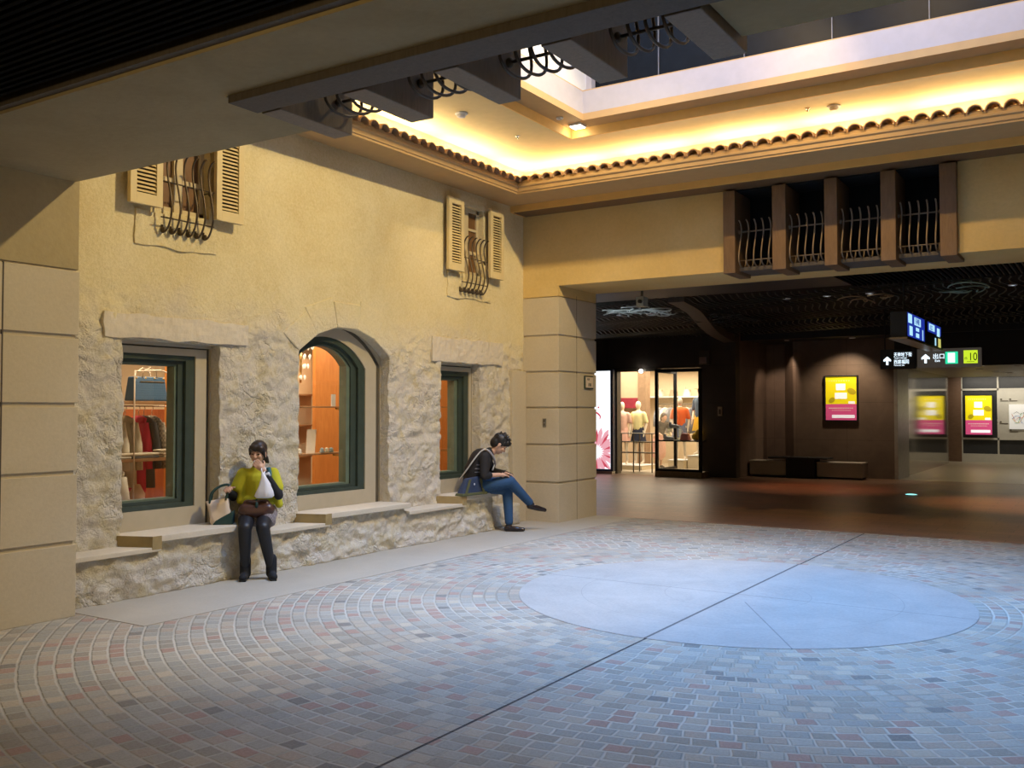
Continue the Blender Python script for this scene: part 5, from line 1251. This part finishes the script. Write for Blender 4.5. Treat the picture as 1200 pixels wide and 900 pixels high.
blob('sleeves', [('c', eR+(sR-eR)*.35, eR, .048, .046), ('c', eR, wR+(eR-wR)*.12, .046, .033), ('c', eL+(sL-eL)*.3, eL, .048, .046), ('c', eL, wL+(eL-wL)*.12, .046, .034), ('c', (0, .01, 1.0), (0, .02, 1.035), .070, .058)], m_blackc, wo, .008, 2, TF)
blob('skirt', [('c', (0, -.02, .62), (0, .02, .60), .150, .150), ('c', (-.085, .0, .595), (-.085, .21, .570), .104, .088), ('c', (.085, .0, .595), (.095, .25, .555), .106, .090), ('c', (0, .1, .56), (0, .20, .56), .08, .08), ('e', (.13, .20, .53), (.055, .12, .055))], m_skirt, wo, .010, 2, TF)
blob('tights', [('c', (-.085, .2, .565), kR, .083, .066), ('c', (.085, .2, .565), kL, .083, .066), ('c', kR, kR*.55+aR*.45, .064, .055), ('c', kR*.55+aR*.45, aR, .055, .040), ('c', kL, kL*.55+aL*.45, .064, .055), ('c', kL*.55+aL*.45, aL, .055, .040)], m_tights, wo, .008, 2, TF)
blob('ankle_boots', [('c', aR+Vector((0, 0, .10)), aR+Vector((0, 0, -.03)), .052, .052), ('c', aR+Vector((0, -.02, -.045)), aR+Vector((-.012, .12, -.052)), .045, .036), ('c', aL+Vector((0, 0, .10)), aL+Vector((0, 0, -.03)), .052, .052), ('c', aL+Vector((0, -.02, -.045)), aL+Vector((.03, .12, -.052)), .045, .036)], m_suede, wo, .007, 2, TF)
for a, t in ((aR, -.012), (aL, .03)):
    mb = MB(); mb.hull([tuple(Vector((a.x+q[0]+t*q[3], a.y+q[1], q[2]))) for q in ((-.034, -.055, .004, 0), (.034, -.055, .004, 0), (.03, .15, .004, 1), (-.03, .15, .004, 1), (-.036, -.058, .03, 0), (.036, -.058, .03, 0), (.032, .155, .022, 1), (-.032, .155, .022, 1))])
    bmesh.ops.transform(mb.b, matrix=TF, verts=mb.b.verts); mb.build('boot_sole', m_black, wo, False, .004)
mb = MB(); mb.tube(smoothpath([TF @ Vector(q) for q in ((.10, .075, 1.045), (.115, .09, .98), (.105, .14, .92), (.09, .165, .85))], 4), [.022]*13, 8); mb.build('scarf', m_teal, wo, True)

# brown handbag on her lap
def local_thing(name, TF, p, lab, cat): return thing(name, tuple(TF @ Vector(p)), lab, cat)
hb = local_thing('handbag', TF, (.015, .23, .60), 'slouchy dark brown leather handbag on the lap of the woman in lime', 'handbag')
blob('body', [('c', (-.10, .255, .655), (.11, .255, .655), .060, .064), ('c', (-.08, .24, .705), (.09, .24, .705), .045, .045), ('e', (-.125, .255, .645), (.04, .055, .045)), ('e', (.135, .255, .65), (.045, .055, .045)), ('c', (-.07, .27, .63), (.08, .27, .63), .055, .055)], m_brownleather, hb, .009, 3, TF)
mb = MB(); mb.tube(smoothpath([TF @ Vector(q) for q in ((-.09, .275, .735), (-.05, .29, .745), (.0, .30, .73), (.05, .295, .745), (.10, .275, .735))], 3), .008, 6); mb.build('handle', m_brownleather, hb, True)
mb = MB(); mb.tube([TF @ Vector(q) for q in ((.01, .285, .755), (.012, .305, .71), (.01, .300, .675))], [.010, .014, .016], 8); mb.build('charm', m_darkgreen, hb, True, label='dark green charm')
# white plastic bag from the wrist
pb = local_thing('plastic_bag', TF, (.085, .28, .76), 'white plastic carrier bag hanging from the wrist of the woman in lime', 'bag')
mb = MB(); rings = []; n = 20
for z, rx, ry, ox in ((1.01, .012, .012, .065), (.96, .026, .02, .075), (.90, .055, .035, .085), (.83, .080, .045, .085), (.785, .088, .05, .08), (.765, .07, .04, .08)):
    rings.append([mb.b.verts.new(TF @ Vector((ox+rx*(1+.10*sin(4*2*pi*k/n+z*20))*cos(2*pi*k/n), .275+ry*(1+.12*cos(5*2*pi*k/n))*sin(2*pi*k/n), z))) for k in range(n)])
for a, c in zip(rings, rings[1:]):
    for k in range(n): mb.b.faces.new((a[k], a[(k+1) % n], c[(k+1) % n], c[k]))
mb.b.faces.new(rings[0][::-1]); mb.b.faces.new(rings[-1]); mb.build('sack', m_plastic, pb, True)
mb = MB(); mb.tube(smoothpath([TF @ Vector(q) for q in ((.06, .27, 1.005), (.05, .24, 1.045), (.085, .20, 1.045), (.075, .262, 1.0))], 4), .007, 6); mb.tube([TF @ Vector((.08, .27, .99)), TF @ Vector((.12, .275, 1.0)), TF @ Vector((.135, .27, .975))], [.01, .014, .006], 8); mb.build('handles', m_plastic, pb, True)
# rice ball in her hand
fd = local_thing('snack', TF, (-.02, .16, 1.09), 'small morsel of food held at the mouth of the woman in lime', 'food'); mb = MB(); mb.ell((-.015, .165, 1.105), (.02, .016, .018)); bmesh.ops.transform(mb.b, matrix=TF, verts=mb.b.verts); mb.build('morsel', m_white, fd, True)
# tote
tt = local_thing('tote_bag', TF, (-.33, .10, .515), 'cream and dark green tote bag standing on the ledge beside the woman', 'bag')
RT = Matrix.Rotation(radians(-20), 4, 'Y')
TT = TF @ Matrix.Translation((-.31, .19, .515))
mb = MB(); mb.hull([(-.10, -.07, 0), (.09, -.07, 0), (.09, .07, 0), (-.10, .07, 0), (-.15, -.04, .22), (.04, -.04, .25), (.04, .05, .25), (-.15, .05, .22)])
bmesh.ops.subdivide_edges(mb.b, edges=mb.b.edges[:], cuts=4, use_grid_fill=True)
for v in mb.b.verts: v.co += Vector((noise.noise(v.co*14), noise.noise(v.co*14+Vector((5, 5, 5))), 0))*.012
bmesh.ops.transform(mb.b, matrix=TT, verts=mb.b.verts); mb.build('sack', m_creamc, tt, True)
mb = MB(); mb.hull([(-.09, -.078, -.002), (.10, -.078, -.002), (.10, .078, -.002), (-.09, .078, -.002), (-.06, -.074, .04), (.105, -.074, .13), (.105, .074, .13), (-.06, .074, .04)]); bmesh.ops.transform(mb.b, matrix=TT, verts=mb.b.verts); mb.build('base_panel', m_darkgreen, tt, False, .01, label='dark green bottom panel')
for s in (-.035, .045):
    mb = MB(); mb.tube(smoothpath([TT @ Vector(q) for q in ((-.12, s, .2), (-.10, s, .30), (-.03, s*.5, .36), (.045, s*.2, .375), (.05, s*.6, .33), (.03, s, .23))], 4), .012, 8); mb.build('handle', m_darkgreen, tt, True)
mb = MB(); mb.hull([(-.04, -.02, .2), (.03, -.02, .18), (.03, .02, .18), (-.04, .02, .2), (-.02, -.02, .285), (.05, -.02, .235), (.05, .02, .235), (-.02, .02, .285)]); bmesh.ops.transform(mb.b, matrix=TT, verts=mb.b.verts); mb.build('paper', m_white, tt, label='white paper sticking out')

# --- man
TM = frame((-7.19, 10.32), (.80, .60))
mn = thing('person', (-7.19, 10.32, .5), 'man in dark jacket and blue jeans with crossed legs looking down at his phone', 'person')
HC = (-.01, .335, 1.155); hp, hpf, HR = head_parts(HC, (0, .76, -.66), (0, .66, .75), 1.12)
hipz = .61
kS = Vector((.07, .44, .555)); kC = Vector((-.05, .47, .665)); aS = Vector((.03, .46, .10)); aC = Vector((.10, .74, .375))
sR, sL = Vector((-.185, .13, 1.0)), Vector((.185, .15, 1.0)); eR, eL = Vector((-.245, .12, .76)), Vector((.235, .25, .78)); wR, wL = Vector((-.14, .33, .765)), Vector((.10, .46, .755))
body = [('c', (0, 0, hipz), (0, .02, .80), .125, .115), ('c', (0, .02, .80), (0, .11, .95), .115, .125), ('c', sR, sL, .055, .055), ('c', (0, .16, 1.0), (0, .27, 1.09), .056, .052), *hp,
        ('c', (-.09, 0, hipz), kC, .085, .06), ('c', (.09, 0, hipz), kS, .085, .06), ('c', kC, aC, .056, .036), ('c', kS, aS, .056, .036),
        ('c', aS-Vector((0, 0, .05)), aS+Vector((-.03, .14, -.07)), .035, .026), ('c', aC+Vector((0, .02, -.04)), aC+Vector((.03, .17, -.09)), .035, .026),
        ('c', sR, eR, .048, .038), ('c', eR, wR, .037, .026), ('c', sL, eL, .048, .038), ('c', eL, wL, .037, .026),
        *hand_parts(wR, (.55, .8, -.12), (.1, .0, -1), .7, .45, 1.05, -1), *hand_parts(wL, (-.45, .6, -.45), (-.2, -.2, -1), .6, .5, 1.05, 1)]
blob('body', body, m_skin, mn, .0065, 3, TM)
face_bits(mn, hpf, HR, TM, 1.12)
random.seed(3)
hair = [('e', hpf(0, -.020, .050), (.098, .116, .096), HR), ('e', hpf(0, -.055, -.005), (.088, .074, .088), HR), ('e', hpf(0, .055, .070), (.078, .055, .048), HR), ('c', hpf(-.07, .03, .05), hpf(-.076, .02, -.0), .018, .010), ('c', hpf(.07, .03, .05), hpf(.076, .02, -.0), .018, .010)]
for k in range(26):
    a = random.uniform(0, 2*pi); e = random.uniform(.2, 1.4)
    d = Vector((cos(a)*cos(e), sin(a)*cos(e)*1.1, sin(e))); hair.append(('c', hpf(d.x*.075, d.y*.085-.015, d.z*.075+.05), hpf(d.x*.10, d.y*.115-.01, d.z*.104+.05), .016, .006))
blob('hair', hair, m_hairb, mn, .0065, 1, TM)
jk = [('c', (0, -.01, .66), (0, .02, .80), .150, .150), ('c', (0, .01, .80), (0, .09, .95), .150, .158), ('c', sR*.95+Vector((0, .006, 0)), sL*.95+Vector((0, .006, 0)), .072, .072), ('c', (0, .13, 1.0), (0, .20, 1.05), .09, .07),
      ('c', sR, eR, .072, .058), ('c', eR, eR*.7+wR*.3, .058, .05), ('c', sL, eL, .072, .058), ('c', eL, eL*.35+wL*.65, .058, .046)]
blob('jacket', jk, m_jacket, mn, .009, 2, TM)
# grey bands on the jacket, wrapped as rings round the chest and collar
def band(root, name, m, pts, w, tf):
    mb = MB(); mb.tube(smoothpath([tf @ Vector(q) for q in pts], 4), w, 6); mb.build(name, m, root, True)
def ringpts(c, r, a0, a1, n=9): return [(c[0]+r*cos(a0+(a1-a0)*k/n), c[1]+r*sin(a0+(a1-a0)*k/n), c[2]) for k in range(n+1)]
band(mn, 'jacket_stripe', m_greystripe, ringpts((0, .085, .895), .150, radians(150), radians(350)), .011, TM)
band(mn, 'jacket_stripe', m_greystripe, ringpts((0, .065, .845), .149, radians(150), radians(350)), .011, TM)
band(mn, 'jacket_stripe', m_greystripe, ringpts((0, .04, .80), .147, radians(150), radians(350)), .006, TM)
band(mn, 'collar', m_greystripe, ((-.05, .14, 1.085), (-.085, .20, 1.06), (-.09, .25, .98), (-.05, .27, .91), (0, .262, .87)), .016, TM)
blob('jeans', [('c', (0, -.01, .62), (0, .02, .66), .135, .13), ('c', (-.09, 0, hipz), kC, .100, .078), ('c', (.09, 0, hipz), kS, .098, .076), ('c', kC, aC, .076, .055), ('c', kS, aS+Vector((0, 0, .03)), .074, .055)], m_jean, mn, .009, 2, TM)
blob('socks', [('c', aC+Vector((-.01, -.02, .02)), aC+Vector((.0, .03, -.03)), .044, .040), ('c', aS+Vector((0, 0, .03)), aS+Vector((0, 0, -.04)), .042, .040)], m_blackc, mn, .008, 2, TM)
for lab, base, tip in (('shoe', aS+Vector((0, -.03, -.058)), aS+Vector((-.045, .185, -.068))), ('shoe', aC+Vector((-.005, .0, -.045)), aC+Vector((.04, .21, -.105)))):
    d = tip-base; blob('shoe', [('c', base, base+d*.55, .040, .038), ('c', base+d*.55, tip, .038, .026), ('c', base+Vector((0, .015, .01)), base+Vector((0, .02, .04)), .040, .036), ('e', base+d*.85+Vector((0, 0, .004)), (.036, .036, .026))], m_shoe, mn, .006, 2, TM)
ph = local_thing('smartphone', TM, (-.02, .46, .78), 'small black phone in the hands of the man in jeans', 'phone')
RP = Matrix.Rotation(radians(-25), 4, 'X'); TP = TM @ Matrix.Translation((-.0, .455, .785)) @ RP
mb = MB(); mb.box(-.035, .035, -.065, .065, -.004, .004); bmesh.ops.transform(mb.b, matrix=TP, verts=mb.b.verts); mb.build('case', m_black, ph, False, .003)
mb = MB(); mb.box(-.031, .031, -.058, .058, .004, .0052); bmesh.ops.transform(mb.b, matrix=TP, verts=mb.b.verts); mb.build('screen', m_darkglass, ph)
# messenger bag on the ledge behind him
mg = thing('messenger_bag', (-7.15, 9.98, .515), 'navy messenger bag with olive trim lying on the ledge behind the man', 'bag')
TG = frame((-7.06, 10.08), (1, 0)) @ Matrix.Rotation(radians(4), 4, 'Z')
# local: x = +Y(world), y = outwards
mb = MB(); mb.hull([(-.24, -.075, .518), (.25, -.075, .518), (.25, .045, .518), (-.24, .045, .518), (-.12, -.05, .73), (.20, -.05, .75), (.20, .015, .75), (-.12, .015, .73)])
bmesh.ops.transform(mb.b, matrix=TG, verts=mb.b.verts); mb.build('body', m_bagblue, mg, False, .018)
mb = MB(); mb.hull([(-.25, -.085, .514), (.26, -.085, .514), (.26, .058, .514), (-.25, .058, .514), (-.235, -.08, .548), (.25, -.08, .548), (.25, .052, .548), (-.235, .052, .548)]); bmesh.ops.transform(mb.b, matrix=TG, verts=mb.b.verts); mb.build('trim', m_olive, mg, False, .008)
for a, c in ((-.20, -.085), (.16, .13)):
    mb = MB(); mb.hull([(a, .046, .545), (a+.045, .046, .545), (a+.045, .056, .545), (a, .056, .545), (c, .018, .72), (c+.04, .018, .72), (c+.04, .028, .72), (c, .028, .72)]); bmesh.ops.transform(mb.b, matrix=TG, verts=mb.b.verts); mb.build('webbing', m_olive, mg)
mb = MB(); mb.ell((0.0, .040, .655), (.012, .006, .014)); bmesh.ops.transform(mb.b, matrix=TG, verts=mb.b.verts); mb.build('buckle', m_white, mg, True)
band(mg, 'shoulder_strap', m_greywhite, ((-.10, -.20, .70), (-.155, -.10, .84), (-.165, .0, .98), (-.12, .10, 1.085), (-.06, .19, 1.075), (-.03, .27, .95), (-.08, .235, .82)), .010, TM)
